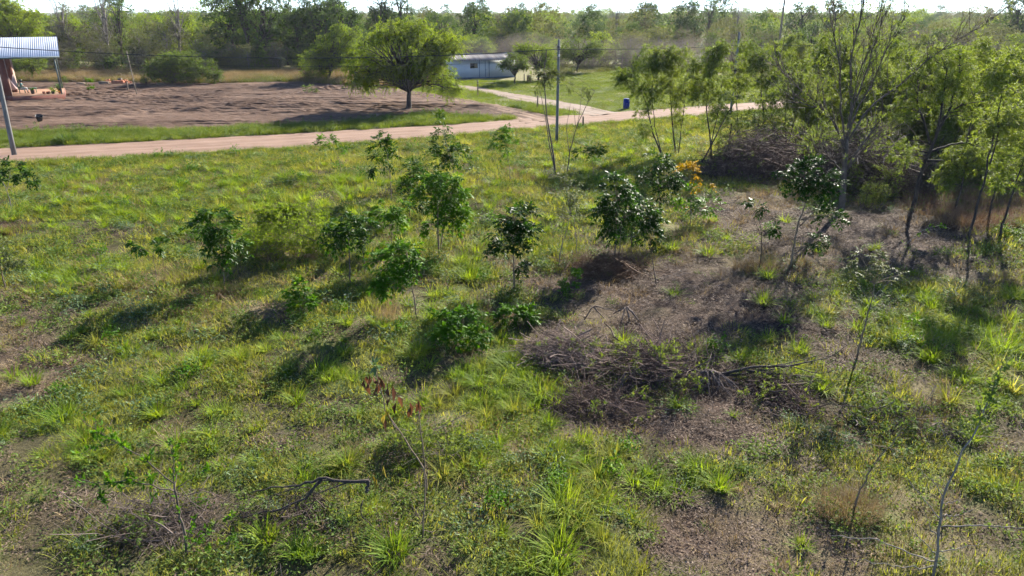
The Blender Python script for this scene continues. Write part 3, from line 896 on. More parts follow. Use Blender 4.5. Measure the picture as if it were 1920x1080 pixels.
skin_body('shirt', [(0, 0, 0.54), (0, 0, 0.75), (0.02, 0, 0.98), (0.02, -0.17, 1.0), (0.07, -0.215, 0.86), (0.02, 0.17, 1.0), (0.07, 0.215, 0.86)], [(0, 1), (1, 2), (2, 3), (3, 4), (2, 5), (5, 6)], [0.175, 0.155, 0.155, 0.08, 0.07, 0.08, 0.07], M['teal_cloth'], pe)
skin_body('trousers', [(0.02, 0, 0.53), (0.06, -0.1, 0.51), (0.44, -0.12, 0.51), (0.455, -0.12, 0.22), (0.06, 0.1, 0.51), (0.44, 0.12, 0.51), (0.475, 0.12, 0.22)], [(0, 1), (1, 2), (2, 3), (0, 4), (4, 5), (5, 6)], [0.165, 0.105, 0.08, 0.06, 0.105, 0.08, 0.06], M['white_cloth'], pe)
mb = MB(); mb.lathe([(0.02, 1.41), (0.10, 1.40), (0.14, 1.34), (0.15, 1.27), (0.13, 1.18), (0.09, 1.10), (0.03, 1.08)], (0.035, 0, 0), 14); mb.build('hair', M['hair'], pe, True)

hm = MB()
tt = np.linspace(0, 1, 14); uu = np.linspace(-1, 1, 7)
A = np.array([-4.55, 0.78, 2.5]); B = np.array([-4.28, 4.57, 2.3])
V = []
for a in tt:
    c = A * (1 - a) + B * a; sag = 1.55 * (1 - (2 * a - 1) ** 2); wd_ = 0.08 + 0.48 * math.sin(math.pi * a)
    for u in uu: V.append((c[0] + u * wd_ * 0.7, c[1], c[2] - sag + 0.22 * u * u * math.sin(math.pi * a)))
Q = [(i * 7 + j, i * 7 + j + 1, (i + 1) * 7 + j + 1, (i + 1) * 7 + j) for i in range(13) for j in range(6)]
hm.add(V, None, Q)
ha = hm.build('hammock', M['cloth_pink'], None, True); ha.location = tuple(HO); ha.rotation_euler = (0, 0, HR)
tag(ha, 'pale pink cloth hammock hanging between brick pillar and wall on the veranda', 'hammock')
md = ha.modifiers.new('thick', 'SOLIDIFY'); md.thickness = 0.012

# ------------------------------------------------------------------ white prefab house
A = G(850, 148); B = G(966, 144.5)
WR = math.atan2(B[1] - A[1], B[0] - A[0]); WL = np.linalg.norm(B - A)
wh = empty('white_house', tuple(A), 'low white panelled house with corrugated roof behind the big tree', 'house', None, WR)
mb = MB(); mb.box((WL / 2, 1.9, 1.18), (WL, 3.8, 2.3)); mb.build('wall', M['white_wall'], wh)
mb = MB(); mb.box((WL / 2, -0.012, 0.06), (WL + 0.04, 0.024, 0.14)); mb.build('base_trim', M['blue_trim'], wh)
for x in (0.3, 2.15, 3.72, 4.55, 5.12, 6.9):
    if x in (3.72, 4.55, 5.12):
        mb = MB(); mb.box((x, -0.016, 1.22), (0.06, 0.03, 2.16)); mb.build('joint_strip', M['blue_trim'], wh)
d_ = MB(); d_.box((4.835, -0.012, 1.19), (0.49, 0.02, 2.02)); dr = d_.build('door', M['white_wall'], wh)
hd = MB(); hd.box((4.65, -0.04, 1.1), (0.05, 0.05, 0.12)); hd.build('handle', M['black'], dr)
fr = MB()
for x, z, sx_, sz_ in ((2.72, 1.98, 0.62, 0.05), (2.72, 1.33, 0.62, 0.05), (2.43, 1.655, 0.05, 0.6), (3.01, 1.655, 0.05, 0.6)): fr.box((x, -0.02, z), (sx_, 0.04, sz_))
wnd = fr.build('window', M['timber'], wh)
pa = MB(); pa.box((2.72, -0.006, 1.655), (0.53, 0.012, 0.6)); pa.build('pane', M['glass_dark'], wnd)
sh = MB(); sh.box((3.25, -0.03, 1.655), (0.40, 0.04, 0.62)); sh.build('shutter', M['timber_pale'], wh)
corrugated(-0.5, WL + 0.4, -0.75, 2.36, 2.0, 3.05, 0.30, 0.05, 3, M['zinc_old'], wh)
corrugated(-0.5, WL + 0.4, 4.6, 2.4, 2.05, 3.06, 0.30, 0.05, 3, M['zinc_old'], wh)
mb = MB(); mb.box((WL / 2, 2.02, 3.10), (WL + 0.9, 0.3, 0.05)); mb.build('ridge_cap', M['blue_trim'], wh)

# ------------------------------------------------------------------ poles, wires, posts
def pole(name, label, base, h_, r0, r1, mat, group, lean=(0, 0), sides=10, arm=None, z=0.0):
    o = empty(name, (base[0], base[1], z), label, 'utility pole' if 'utility' in name else 'post', group)
    mb = MB(); t = np.linspace(0, 1, 5)[:, None]
    mb.tubes(np.array([0, 0, -0.3]) + t * np.array([lean[0], lean[1], h_ + 0.3]), np.linspace(r0, r1, 5)[None], sides); mb.build('shaft', mat, o, True)
    if arm:
        mb = MB(); mb.box((0, 0, h_ - arm[1]), (arm[0], 0.1, 0.1), arm[2]); mb.build('crossarm', M['timber'], o)
        for q in (-0.45, 0, 0.45):
            mb = MB(); mb.lathe([(0.01, 0), (0.05, 0.0), (0.06, 0.06), (0.03, 0.10), (0.05, 0.14), (0.01, 0.18)], (q * arm[0] * math.cos(arm[2]), q * arm[0] * math.sin(arm[2]), h_ - arm[1] + 0.05), 8); mb.build('insulator', M['white_cloth'], o, True)
    return o


UG = 'utility poles along the dirt road'
pl1 = np.array([-31.7, 45.2, 0.0]); pl2 = np.array([3.1, 49.6, 0]); pl3 = np.array([19.3, 64.0, 0]); pl4 = np.array([66.0, 80.0, 0])
p1 = pole('utility_pole', 'grey concrete utility pole leaning at the far left edge of the road', pl1, 7.0, 0.15, 0.11, M['concrete'], UG, (0.12, 0.3))
p2 = pole('utility_pole', 'slim concrete utility pole by the road behind the thin twin-stemmed tree', pl2, 6.8, 0.11, 0.08, M['concrete'], UG)
p3 = pole('utility_pole', 'concrete utility pole standing among the feathery trees right of the blue barrel', pl3, 6.9, 0.11, 0.08, M['concrete'], UG)
for pp_ in (p1, p2, p3):
    for z in (5.75, 6.3):
        mb = MB(); mb.tubes(np.array([[0, 0, z], [0, 0, z + 0.06]]), np.array([[0.118, 0.118]]), 10); mb.build('clamp_band', M['black'], pp_, True)
    mb = MB(); mb.lathe([(0.01, 0), (0.05, 0), (0.06, 0.05), (0.035, 0.08), (0.05, 0.12), (0.01, 0.14)], (0, -0.17, 5.73), 8); mb.build('insulator', M['white_cloth'], pp_, True)
far1 = np.array([-14.6, 250.0, 0]); far2 = np.array([35.6, 100.0, 0]); far3 = np.array([120.0, 130, 0]); far0 = np.array([-60.0, 330, 0])
pole('utility_pole', 'tall distant wooden pole with crossarm rising above the woodland left of centre', far1, 11.3, 0.22, 0.15, M['timber'], 'tall power poles in the distance', arm=(2.6, 0.9, 0.1))
pole('utility_pole', 'tall dark pole with crossarm above the thicket right of centre', far2, 11.2, 0.15, 0.10, M['timber'], 'tall power poles in the distance', arm=(2.0, 1.75, 0.5))


def wire(name, label, a, b, sag, r, mat, n=30, twist=False, group='overhead wires'):
    t = np.linspace(0, 1, n)[:, None]
    p = np.array(a) * (1 - t) + np.array(b) * t; p[:, 2] -= sag * (1 - (2 * t[:, 0] - 1) ** 2)
    mb = MB(); mb.tubes(p, np.full((1, n), r), 5)
    return tag(mb.build(name, mat, None, True), label, 'wire', group)


up = lambda p, z: np.array([p[0], p[1] - 0.17, z])
wire('power_cable', 'thick twisted black cable strung between the left and the middle concrete poles', up(pl1, 6.55) + [0.1, 0.28, 0], up(pl2, 6.2), 0.62, 0.024, M['cable'])
wire('power_cable', 'thick dark cable running from the middle pole to the pole among feathery trees', up(pl2, 6.2), up(pl3, 5.85), 0.12, 0.02, M['cable'])
wire('power_cable', 'cable running from the feathery trees out of the right side of the picture', up(pl3, 5.85), up(pl4, 6.6), 0.5, 0.02, M['cable'])
wire('phone_wire', 'thin wire below the thick cable left of the middle pole', up(pl1, 6.05), up(pl2, 5.55), 0.55, 0.008, M['cable'])
wire('phone_wire', 'thin wire below the thick cable right of the middle pole', up(pl2, 5.55), up(pl3, 5.3), 0.15, 0.006, M['cable'])
for k, q in enumerate((-0.9, 0.0, 0.9)):
    nm = ('lowest', 'middle', 'highest')[k]
    wire('high_line', f'{nm} thin high line crossing the sky left of the tall dark pole', far1 + [q * 1.2, 0, 10.6], far2 + [q, 0.4 * q, 9.7], 1.2, 0.012, M['wire'], group='high lines in the sky')
    wire('high_line', f'{nm} thin high line crossing the sky right of the tall dark pole', far2 + [q, 0.4 * q, 9.7], far3 + [q, 0, 10.4], 0.9, 0.012, M['wire'], group='high lines in the sky')

st = G(257, 178)
pole('wooden_stake', 'tall pale leaning stake standing alone in the ploughed field', st, 4.6, 0.055, 0.04, M['timber_pale'], None, (-0.35, 0.2), 7)
FG = 'fence posts beside the tracks'
for px, py, h_, lb in ((896, 180, 1.6, 'dark timber fence post right of the big tree beside the earth track'), (1007, 206, 1.3, 'short dark fence post left of the thin twin-stemmed tree'),
                       (1165, 128, 2.2, 'tall dark post beyond the lawn in front of the grey thicket'), (1093, 240, 0.9, 'low wooden stub at the near edge of the road'), (240, 170, 1.0, 'broken stub leaning in the field beside the tall stake'), (983, 152, 0.9, 'short post by the brown drum at the right end of the white house')):
    b = G(px, py); pole('fence_post', lb, b, h_, 0.075, 0.065, M['timber'], FG, (R.normal(0, 0.05), 0), 6)

# blue barrel
b = G(1174, 204)
bl = empty('blue_barrel', (b[0], b[1], 0.02), 'blue plastic barrel at the far edge of the dirt road', 'barrel')
mb = MB(); mb.lathe([(0.02, 0), (0.26, 0), (0.29, 0.04), (0.30, 0.28), (0.315, 0.30), (0.30, 0.32), (0.30, 0.58), (0.315, 0.60), (0.30, 0.62), (0.29, 0.86), (0.25, 0.90), (0.02, 0.90)], sides=18); mb.build('body', M['blue_plastic'], bl, True)
mb = MB(); mb.lathe([(0.305, 0.83), (0.315, 0.85), (0.315, 0.89), (0.26, 0.92), (0.02, 0.925)], sides=18); mb.build('lid', M['blue_plastic'], bl, True)
# brown drum by the white house
b = G(992, 155)
dr_ = empty('rusty_drum', (b[0], b[1], 0.0), 'rusty brown drum standing at the right end of the white house', 'drum')
mb = MB(); mb.lathe([(0.02, 0), (0.29, 0), (0.29, 0.28), (0.305, 0.3), (0.29, 0.32), (0.29, 0.6), (0.305, 0.62), (0.29, 0.64), (0.29, 0.9), (0.26, 0.88), (0.02, 0.86)], sides=16); mb.build('body', plain('rust', (0.20, 0.085, 0.05), (0.10, 0.05, 0.035), 0.85, 5), dr_, True)
# black bucket in the field
b = G(75, 228)
bk = empty('black_bucket', (b[0], b[1], 0.08), 'black bucket lying tilted in the ploughed field near the left edge', 'bucket'); bk.rotation_euler = (0.35, 0.3, 0)
mb = MB(); mb.lathe([(0.01, 0.02), (0.19, 0.02), (0.19, 0.0), (0.28, 0.46), (0.295, 0.47), (0.27, 0.46), (0.18, 0.03)], sides=14); mb.build('pail', M['black'], bk, True)
mb = MB(); an = np.linspace(0, np.pi, 12); mb.tubes(np.stack([0.29 * np.cos(an), 0.12 * np.sin(an), 0.46 - 0.2 * np.sin(an)], 1), np.full((1, 12), 0.008), 4); mb.build('handle', M['wire'], bk)

# rubble and planks along the back of the field: every lump its own thing
for px, py, s_, lb, mt in ((195, 158, (1.3, 0.4, 0.35), 'low dark timber baulk at the back of the field left of the brick heap', 'timber'), (222, 157.5, (1.5, 0.5, 0.42), 'dark red plank stack at the back of the field next to the brick heap', 'terracotta'),
                           (152, 158, (1.0, 0.35, 0.2), 'pale board lying on the earth behind the palm seedling', 'timber_pale'), (303, 158, (1.0, 0.5, 0.2), 'long brown plank lying at the field edge below the broad bush', 'timber')):
    b = G(px, py)
    o = empty('timber_stack', (b[0], b[1], 0), lb, 'timber', 'timber and rubble along the back of the field')
    for k in range(3):
        mb = MB(); mb.box((R.normal(0, 0.06), R.normal(0, 0.05), s_[2] / 6 + k * s_[2] / 3), (s_[0] * R.uniform(0.85, 1.1), s_[1] * R.uniform(0.8, 1), s_[2] / 3 - 0.006), R.normal(0, 0.06)); mb.build('plank', M[mt], o)
for px, py, n, lb in ((236, 157, 26, 'heap of red bricks at the back of the field beside the dark drum'), (203, 156, 16, 'small heap of red bricks and clods near the palm seedling')):
    b = G(px, py)
    o = empty('brick_heap', (b[0], b[1], 0), lb, 'brick heap', 'timber and rubble along the back of the field')
    bm_ = MB(); bm_.box((0, 0, 0), (0.25, 0.12, 0.08)); bme = bm_.mesh('brick', M['terracotta'])
    for k in range(n):
        t_ = k / n; q = bpy.data.objects.new('brick', bme); col.objects.link(q); q.parent = o
        q.location = (R.normal(0, 0.42 * (1 - t_ * 0.6)), R.normal(0, 0.3 * (1 - t_ * 0.6)), 0.04 + 0.5 * t_ * R.uniform(0.7, 1)); q.rotation_euler = (R.normal(0, 0.3), R.normal(0, 0.3), R.uniform(0, 3))
b = G(226, 155); mbx = MB(); mbx.lathe([(0.02, 0), (0.25, 0), (0.28, 0.5), (0.24, 0.52), (0.02, 0.5)], sides=12)
o = mbx.build('dark_tub', M['black'], None, True); o.location = (b[0], b[1], 0); tag(o, 'dark tub standing between the red brick heaps at the back of the field', 'tub')

# ------------------------------------------------------------------ big trees
def photo_tree(name, label, group, base_px, crowns, bark, leafm, trunk_px, trunk_r, nt, nl, ll, lw, droop=0.3, up=0.2, rc=1.0, per=1.0, depth=1.0, bend=0.2, Y=None, limb_from=0.55, flat=0.75, twr=0.012, cat='tree', limb_r=0.35, hollow=0.55):
    """crowns: photo ellipses (cx, cy, rx, ry) filled with foliage clumps in depth too"""
    b = G(*base_px) if Y is None else np.array([W(base_px[0], base_px[1], Y)[0], Y, 0])
    Y = b[1]; o = np.array([b[0], b[1], 0.0])
    tp = [np.array([0, 0, -0.15])] + [W(px, py, Y) - o for px, py in trunk_px]
    tp = resample(tp, 7); tp[1:-1, :2] += R.normal(0, trunk_r * 0.25, (5, 2))
    cl = []
    for (cx, cy, rx, ry) in crowns:
        c = W(cx, cy, Y) - o; k = (Y * math.cos(P) + (H - c[2]) * math.sin(P)) / F
        a = np.array([rx * k, rx * k * depth, ry * k])
        n = max(3, int(per * np.prod(a) ** (2 / 3) * 3.2 / rc ** 2))
        d = rand_dir(n, 0.15); q = R.uniform(hollow ** 3, 1, (n, 1)) ** (1 / 3)
        inner = np.maximum(a - rc * 0.7, a * 0.35)
        for p_ in c + d * q * inner:
            r = rc * R.uniform(0.7, 1.25); cl.append((p_[0], p_[1], max(p_[2], r * 0.5), (r, r, r * flat)))
    return cluster_tree(name, label, cat, group, tp, trunk_r, cl, bark, leafm, nt, nl, ll, lw, droop, up, tuple(o), limb_from, limb_r, 8, bend, twr)


TG = 'trees standing around the field and the white house'
photo_tree('spreading_tree', 'broad drooping bright green tree standing alone on the ploughed field by the road', TG, (765, 205),
           [(755, 95, 105, 62), (695, 125, 62, 48), (825, 125, 58, 54), (750, 58, 74, 36), (685, 155, 45, 30), (842, 165, 36, 30), (765, 140, 70, 40), (825, 85, 50, 42)], M['bark_dark'], M['algarrobo'], [(767, 185), (766, 168), (760, 150)], 0.26,
           28, 17, 0.20, 0.05, 0.55, 0.05, 1.05, 1.05, 0.95, hollow=0.45)
photo_tree('feathery_tree', 'pale green feathery tree left of and behind the big spreading tree', TG, (615, 152),
           [(630, 90, 55, 40), (600, 115, 40, 36), (655, 110, 45, 40), (640, 60, 40, 26), (590, 135, 30, 22)], M['bark_dark'], M['algarrobo'], [(618, 140), (620, 120)], 0.2, 26, 15, 0.22, 0.06, 0.4, 0.15, 1.2, 1.1)
photo_tree('round_tree', 'small round dark tree in front of the white house', TG, (965, 158), [(966, 115, 34, 20), (950, 122, 20, 13), (982, 124, 18, 13)], M['bark_dark'], M['wood_mid'], [(965, 146), (966, 132)], 0.11, 42, 16, 0.14, 0.05, 0.3, 0.15, 0.6, 1.3)
photo_tree('yellow_tree', 'yellow-green tree right of the white house behind the middle pole', TG, (1010, 150), [(1005, 105, 42, 32), (985, 90, 26, 18), (1025, 118, 24, 26)], M['bark_dark'], M['algarrobo'], [(1010, 138), (1008, 125)], 0.14, 26, 14, 0.2, 0.06, 0.3, 0.15, 0.9, 1.1)
photo_tree('umbrella_tree', 'flat-topped green tree with forked trunk at the far edge of the lawn', TG, (1083, 135), [(1090, 88, 48, 26), (1065, 98, 26, 18), (1118, 98, 24, 18)], M['bark_dark'], M['wood_mid'], [(1083, 125), (1085, 112)], 0.16, 28, 15, 0.18, 0.06, 0.3, 0.15, 0.9, 1.2)
photo_tree('yellow_tree', 'large yellow-green tree rising behind the white house roof', TG, (885, 122), [(880, 85, 50, 28), (905, 90, 30, 20), (850, 80, 30, 26)], M['bark_dark'], M['algarrobo'], [(885, 110), (884, 95)], 0.2, 20, 14, 0.24, 0.075, 0.3, 0.15, 1.2, 1.0)
photo_tree('light_tree', 'big light green tree behind the zinc roof at the left edge', TG, (30, 140), [(30, 35, 60, 36), (65, 60, 35, 26), (-20, 50, 60, 44), (10, 10, 40, 20)], M['bark'], M['algarrobo'], [(30, 120), (30, 80)], 0.25, 22, 15, 0.24, 0.07, 0.35, 0.15, 1.3, 1.1, Y=104)
photo_tree('shade_tree', 'dark leafy tree under the roof line behind the veranda', TG, (60, 150), [(55, 118, 45, 22), (25, 122, 30, 22)], M['bark_dark'], M['wood_mid'], [(60, 138), (60, 125)], 0.14, 24, 14, 0.2, 0.07, 0.3, 0.15, 0.9, 1.0, Y=97)
# bushes behind the field
BG = 'bushes in the dry grass behind the field'
for nm, lb, bp, cr, mt, rc in (('broad_bush', 'broad olive bush behind the tall leaning stake', (320, 157), [(300, 128, 36, 26), (345, 125, 40, 26), (385, 130, 34, 22), (330, 108, 50, 16), (300, 143, 36, 14), (350, 144, 44, 12), (400, 142, 26, 12)], 'wood_mid', 0.9),
                               ('leafy_bush', 'small dark-leaved bush left of the tall leaning stake', (207, 138), [(207, 118, 16, 12), (232, 112, 8, 6)], 'leaf_gloss', 0.6),
                               ('leafy_bush', 'dark green shrub alone in dry grass left of the feathery tree', (515, 128), [(514, 106, 16, 16), (514, 118, 12, 10)], 'leaf_gloss', 0.6),
                               ('round_bush', 'rounded pale bush behind the broad olive bush', (440, 135), [(435, 112, 34, 18), (470, 118, 24, 14), (440, 124, 36, 10)], 'wood_pale', 0.8),
                               ('small_shrub', 'tiny dark shrub in dry grass right of the broad bush', (452, 125), [(452, 122, 8, 8)], 'leaf_gloss', 0.4),
                               ('low_bush', 'low green clump against the dry grass below the leaning stake', (275, 158), [(270, 150, 9, 9)], 'weed', 0.4)):
    photo_tree(nm, lb, BG, bp, cr, M['bark'], M[mt], [(bp[0], bp[1] - 6), (bp[0], bp[1] - 12)], 0.06, 32, 14, 0.17, 0.065, 0.15, 0.25, rc, 1.3, cat='bush', limb_from=0.1, limb_r=0.6, hollow=0.3)

# ------------------------------------------------------------------ woodland: prototypes then individual copies
def proto_tree(key, h, w, h0, n, rc, leafm, bark, nt, nl, ll, lw, droop, up, trunk_r, shape=0.55, bend=(0, 0), flat=0.7, name='woodland_tree'):
    tp = wiggle(h * 0.72, 7, bend[0], bend[1], 0.10)
    t = cluster_tree(name, key, 'tree', None, tp, trunk_r, crown_clumps(w, h0, h, n, rc, shape, flat, lean=bend), M[bark], M[leafm], nt, nl, ll, lw, droop, up, limb_from=0.3, limb_r=0.4)
    return t


PR = {}
PR['dark'] = [proto_tree('p', 8.5, 3.2, 1.4, 30, 1.15, 'wood_dark', 'bark_dark', 20, 13, 0.26, 0.12, 0.2, 0.2, 0.2), proto_tree('p', 8.0, 3.6, 1.0, 32, 1.15, 'wood_dark', 'bark_dark', 20, 13, 0.26, 0.12, 0.3, 0.2, 0.22, 0.6)]
PR['mid'] = [proto_tree('p', 7.0, 3.2, 0.8, 30, 1.1, 'wood_mid', 'bark_dark', 20, 13, 0.24, 0.10, 0.3, 0.2, 0.17), proto_tree('p', 6.5, 3.4, 0.8, 28, 1.2, 'algarrobo', 'bark_dark', 20, 13, 0.24, 0.08, 0.35, 0.2, 0.18, 0.6)]
PR['pale'] = [proto_tree('p', 6.2, 2.8, 0.4, 28, 1.1, 'wood_pale', 'bark_grey', 16, 13, 0.22, 0.085, 0.15, 0.3, 0.12, 0.5), proto_tree('p', 5.6, 3.0, 0.3, 28, 1.0, 'wood_drab', 'bark_grey', 17, 13, 0.20, 0.08, 0.15, 0.3, 0.12, 0.5)]
PR['tall'] = [proto_tree('p', 13.0, 3.2, 6.5, 22, 1.2, 'wood_dark', 'bark_dark', 15, 12, 0.26, 0.11, 0.2, 0.2, 0.30, 0.6, (1.2, 0.3), name='tall_tree'), proto_tree('p', 14.0, 3.6, 7.5, 18, 1.2, 'wood_dark', 'bark_dark', 12, 12, 0.26, 0.11, 0.2, 0.2, 0.28, 0.6, (-1.0, 0.2), name='tall_tree')]
PR['bare'] = [proto_tree('p', 12.0, 2.4, 4.0, 26, 1.3, 'wood_drab', 'bark_grey', 12, 3, 0.2, 0.08, -0.1, 0.5, 0.26, 0.6, (0.8, 0), name='bare_tree'), proto_tree('p', 11.0, 2.2, 4.0, 22, 1.4, 'wood_drab', 'bark_grey', 12, 3, 0.2, 0.08, -0.1, 0.5, 0.22, 0.6, (-0.9, 0), name='bare_tree')]
PR['brush'] = [proto_tree('p', 3.4, 2.0, 0.15, 16, 0.9, 'wood_drab', 'bark', 22, 12, 0.2, 0.08, 0.1, 0.3, 0.06, 0.4, name='woodland_bush'), proto_tree('p', 3.0, 2.1, 0.15, 16, 0.9, 'wood_mid', 'bark', 22, 12, 0.2, 0.08, 0.15, 0.3, 0.06, 0.4, name='woodland_bush')]
PR['fbush'] = [proto_tree('p', 4.2, 1.9, 0.2, 34, 0.7, 'feather', 'bark_dark', 34, 14, 0.17, 0.04, 0.3, 0.3, 0.05, 0.5, name='feathery_bush'), proto_tree('p', 3.6, 1.7, 0.1, 30, 0.65, 'feather', 'bark_dark', 34, 14, 0.16, 0.04, 0.3, 0.35, 0.05, 0.45, name='feathery_bush')]
used_first = set()
ROW = {}


CUR_ROW = 0


def put(kind, v, x, y, s, label, group, sz=None, cat=None):
    pr = PR[kind][v]
    if (kind, v) not in used_first:
        used_first.add((kind, v)); o = pr
        o.location = (x, y, 0); o.rotation_euler = (0, 0, R.uniform(0, 6.28)); o.scale = (s, s, sz or s); o['label'] = label; o['group'] = group
    else:
        o = place(pr, (x, y, 0), R.uniform(0, 6.28), s, label, group, sz)
    if cat: o['category'] = cat
    ROW[o.name] = CUR_ROW
    return o


WG = 'woodland edge behind the ploughed field'
LB = {'dark': 'dense dark green tree in the woodland behind the ploughed field', 'mid': 'fresh green rounded tree in the woodland behind the ploughed field', 'pale': 'dull olive tree in the woodland behind the ploughed field', 'brush': 'low bush at the foot of the woodland behind the ploughed field'}
def Xat(px, Y): return (px - 960) / F * (Y * math.cos(P) + 4 * math.sin(P))


# named individuals along the left skyline: photo column, distance, kind, variant, height factor, label
for px, Y, k, v, s, lb in ((112, 122, 'bare', 0, 0.98, 'grey half-bare tree leaning behind the right end of the zinc roof'), (196, 118, 'bare', 1, 1.12, 'tall grey bare-branched tree left of the leaning stake'), (222, 128, 'tall', 1, 0.86, 'thin-crowned tall tree beside the grey bare one'),
                           (330, 120, 'bare', 0, 1.02, 'dead grey tree with vine-draped trunk in the middle of the left woodland'), (470, 118, 'tall', 0, 1.05, 'tall dark tree with several trunks reaching above the picture, leftmost of the dark ones'),
                           (535, 126, 'tall', 1, 0.95, 'tall dark tree with open crown, second from the left of the dark ones'), (432, 121, 'dark', 0, 1.45, 'massive dark evergreen tree filling the middle of the left woodland'), (498, 119, 'dark', 1, 1.5, 'massive dark evergreen tree right of the several-trunked tall tree'),
                           (636, 125, 'tall', 0, 1.0, 'tall dark tree rising right above the feathery tree'), (612, 122, 'dark', 1, 1.32, 'dark leafy tree above the feathery tree'), (715, 130, 'tall', 1, 1.0, 'tall dark tree with bent trunk above the big spreading tree'),
                           (755, 134, 'tall', 0, 1.02, 'tall dark slender-trunked tree right of the bent one above the big spreading tree'), (575, 130, 'tall', 0, 0.9, 'tall open tree against the sky left of the feathery tree')):
    put(k, v, Xat(px, Y), Y, s, lb, WG)
# rows
for row, (Y, x0, x1, step) in enumerate(((111, -80, -27, 2.6), (114, -82, -26, 3.0), (121, -86, -22, 5.2), (131, -95, -12, 5.6), (143, -105, -6, 6.5))):
    x = x0; CUR_ROW = row
    while x < x1:
        px = 960 + F * x / (Y * 0.932 + 1.6)
        rr = R.random()
        if row <= 1:
            k, v, s = ('brush', int(R.random() < 0.5), R.uniform(0.75, 1.15)) if rr < 0.6 else ('pale', int(R.random() < 0.5), R.uniform(0.55, 0.8))
        elif px < 250: k, v, s = (('pale', int(R.random() < 0.6), R.uniform(0.8, 1.1)) if rr < 0.6 else ('mid', int(R.random() < 0.5), R.uniform(0.9, 1.15)))
        elif px < 420: k, v, s = (('mid', int(R.random() < 0.5), R.uniform(0.95, 1.2)) if rr < 0.65 else ('pale', 0, R.uniform(0.8, 1.05)))
        else: k, v, s = (('dark', int(R.random() < 0.5), R.uniform(0.8, 1.02)) if rr < 0.65 else ('mid', int(R.random() < 0.5), R.uniform(0.9, 1.15)))
        put(k, v, x + R.normal(0, 0.8), Y + R.normal(0, 1.8), s * (1.0 if row < 2 else 1.18), LB[k], WG, cat='bush' if k == 'brush' else 'tree')
        x += step * R.uniform(0.75, 1.3)
# thicket right of centre, beyond lawn and road
TGp = 'thicket beyond the road and the lawn'
LT = {'pale': 'dull olive tree in the thicket beyond the lawn', 'mid': 'fresh green tree in the thicket beyond the lawn', 'brush': 'low drab bush in the thicket beyond the lawn', 'dark': 'dark green tree in the thicket beyond the lawn'}
for row, (Y, x0, x1, step) in enumerate(((119, 8, 98, 3.0), (124, -4, 98, 4.0), (130, -8, 106, 4.6), (141, -12, 112, 5.2), (154, -15, 120, 6.0))):
    x = x0; CUR_ROW = row
    while x < x1:
        px = 960 + F * x / (Y * 0.932 + 1.6); rr = R.random()
        Y2 = Y - (16 if px > 1400 else 0) * (1 if row < 3 else 0.5)
        hs_ = 0.78 if px < 1130 else 1.0
        k, v, s = ('pale', int(R.random() < 0.55), R.uniform(0.85, 1.06)) if rr < 0.66 else (('mid', int(R.random() < 0.5), R.uniform(0.75, 0.95)) if rr < 0.9 else ('dark', 0, R.uniform(0.6, 0.8)))
        if row == 0 and rr < 0.7: k, v, s = 'brush', int(R.random() < 0.5), R.uniform(0.8, 1.2)
        put(k, v, x + R.normal(0, 0.8), Y2 + R.normal(0, 1.6), s * hs_, LT[k], TGp, cat='bush' if k == 'brush' else 'tree')
        x += step * R.uniform(0.75, 1.3)
for px, Y, k, v, s, lb in ((1210, 190, 'dark', 0, 1.3, 'large dark tree on the skyline right of centre'), (1215, 205, 'dark', 1, 1.35, 'second large dark tree on the skyline right of centre'), (1158, 200, 'bare', 0, 0.95, 'thin bare tree on the skyline left of the large dark pair'), (1325, 170, 'tall', 1, 0.82, 'tall thin tree on the skyline left of the tall dark pole'),
                           (1905, 150, 'dark', 0, 1.45, 'large dark tree on the skyline at the right edge'), (1500, 175, 'dark', 1, 1.35, 'dark tree on the skyline right of the tall dark pole'), (1560, 180, 'dark', 0, 1.35, 'dark tree on the skyline behind the bare-branched tree'),
                           (907, 260, 'dark', 0, 1.25, 'small dark skyline tree right of the distant crossarm pole'), (1375, 178, 'bare', 1, 0.95, 'bare crown on the skyline just left of the tall dark pole')):
    put(k, v, Xat(px, Y), Y, s, lb, 'skyline trees')

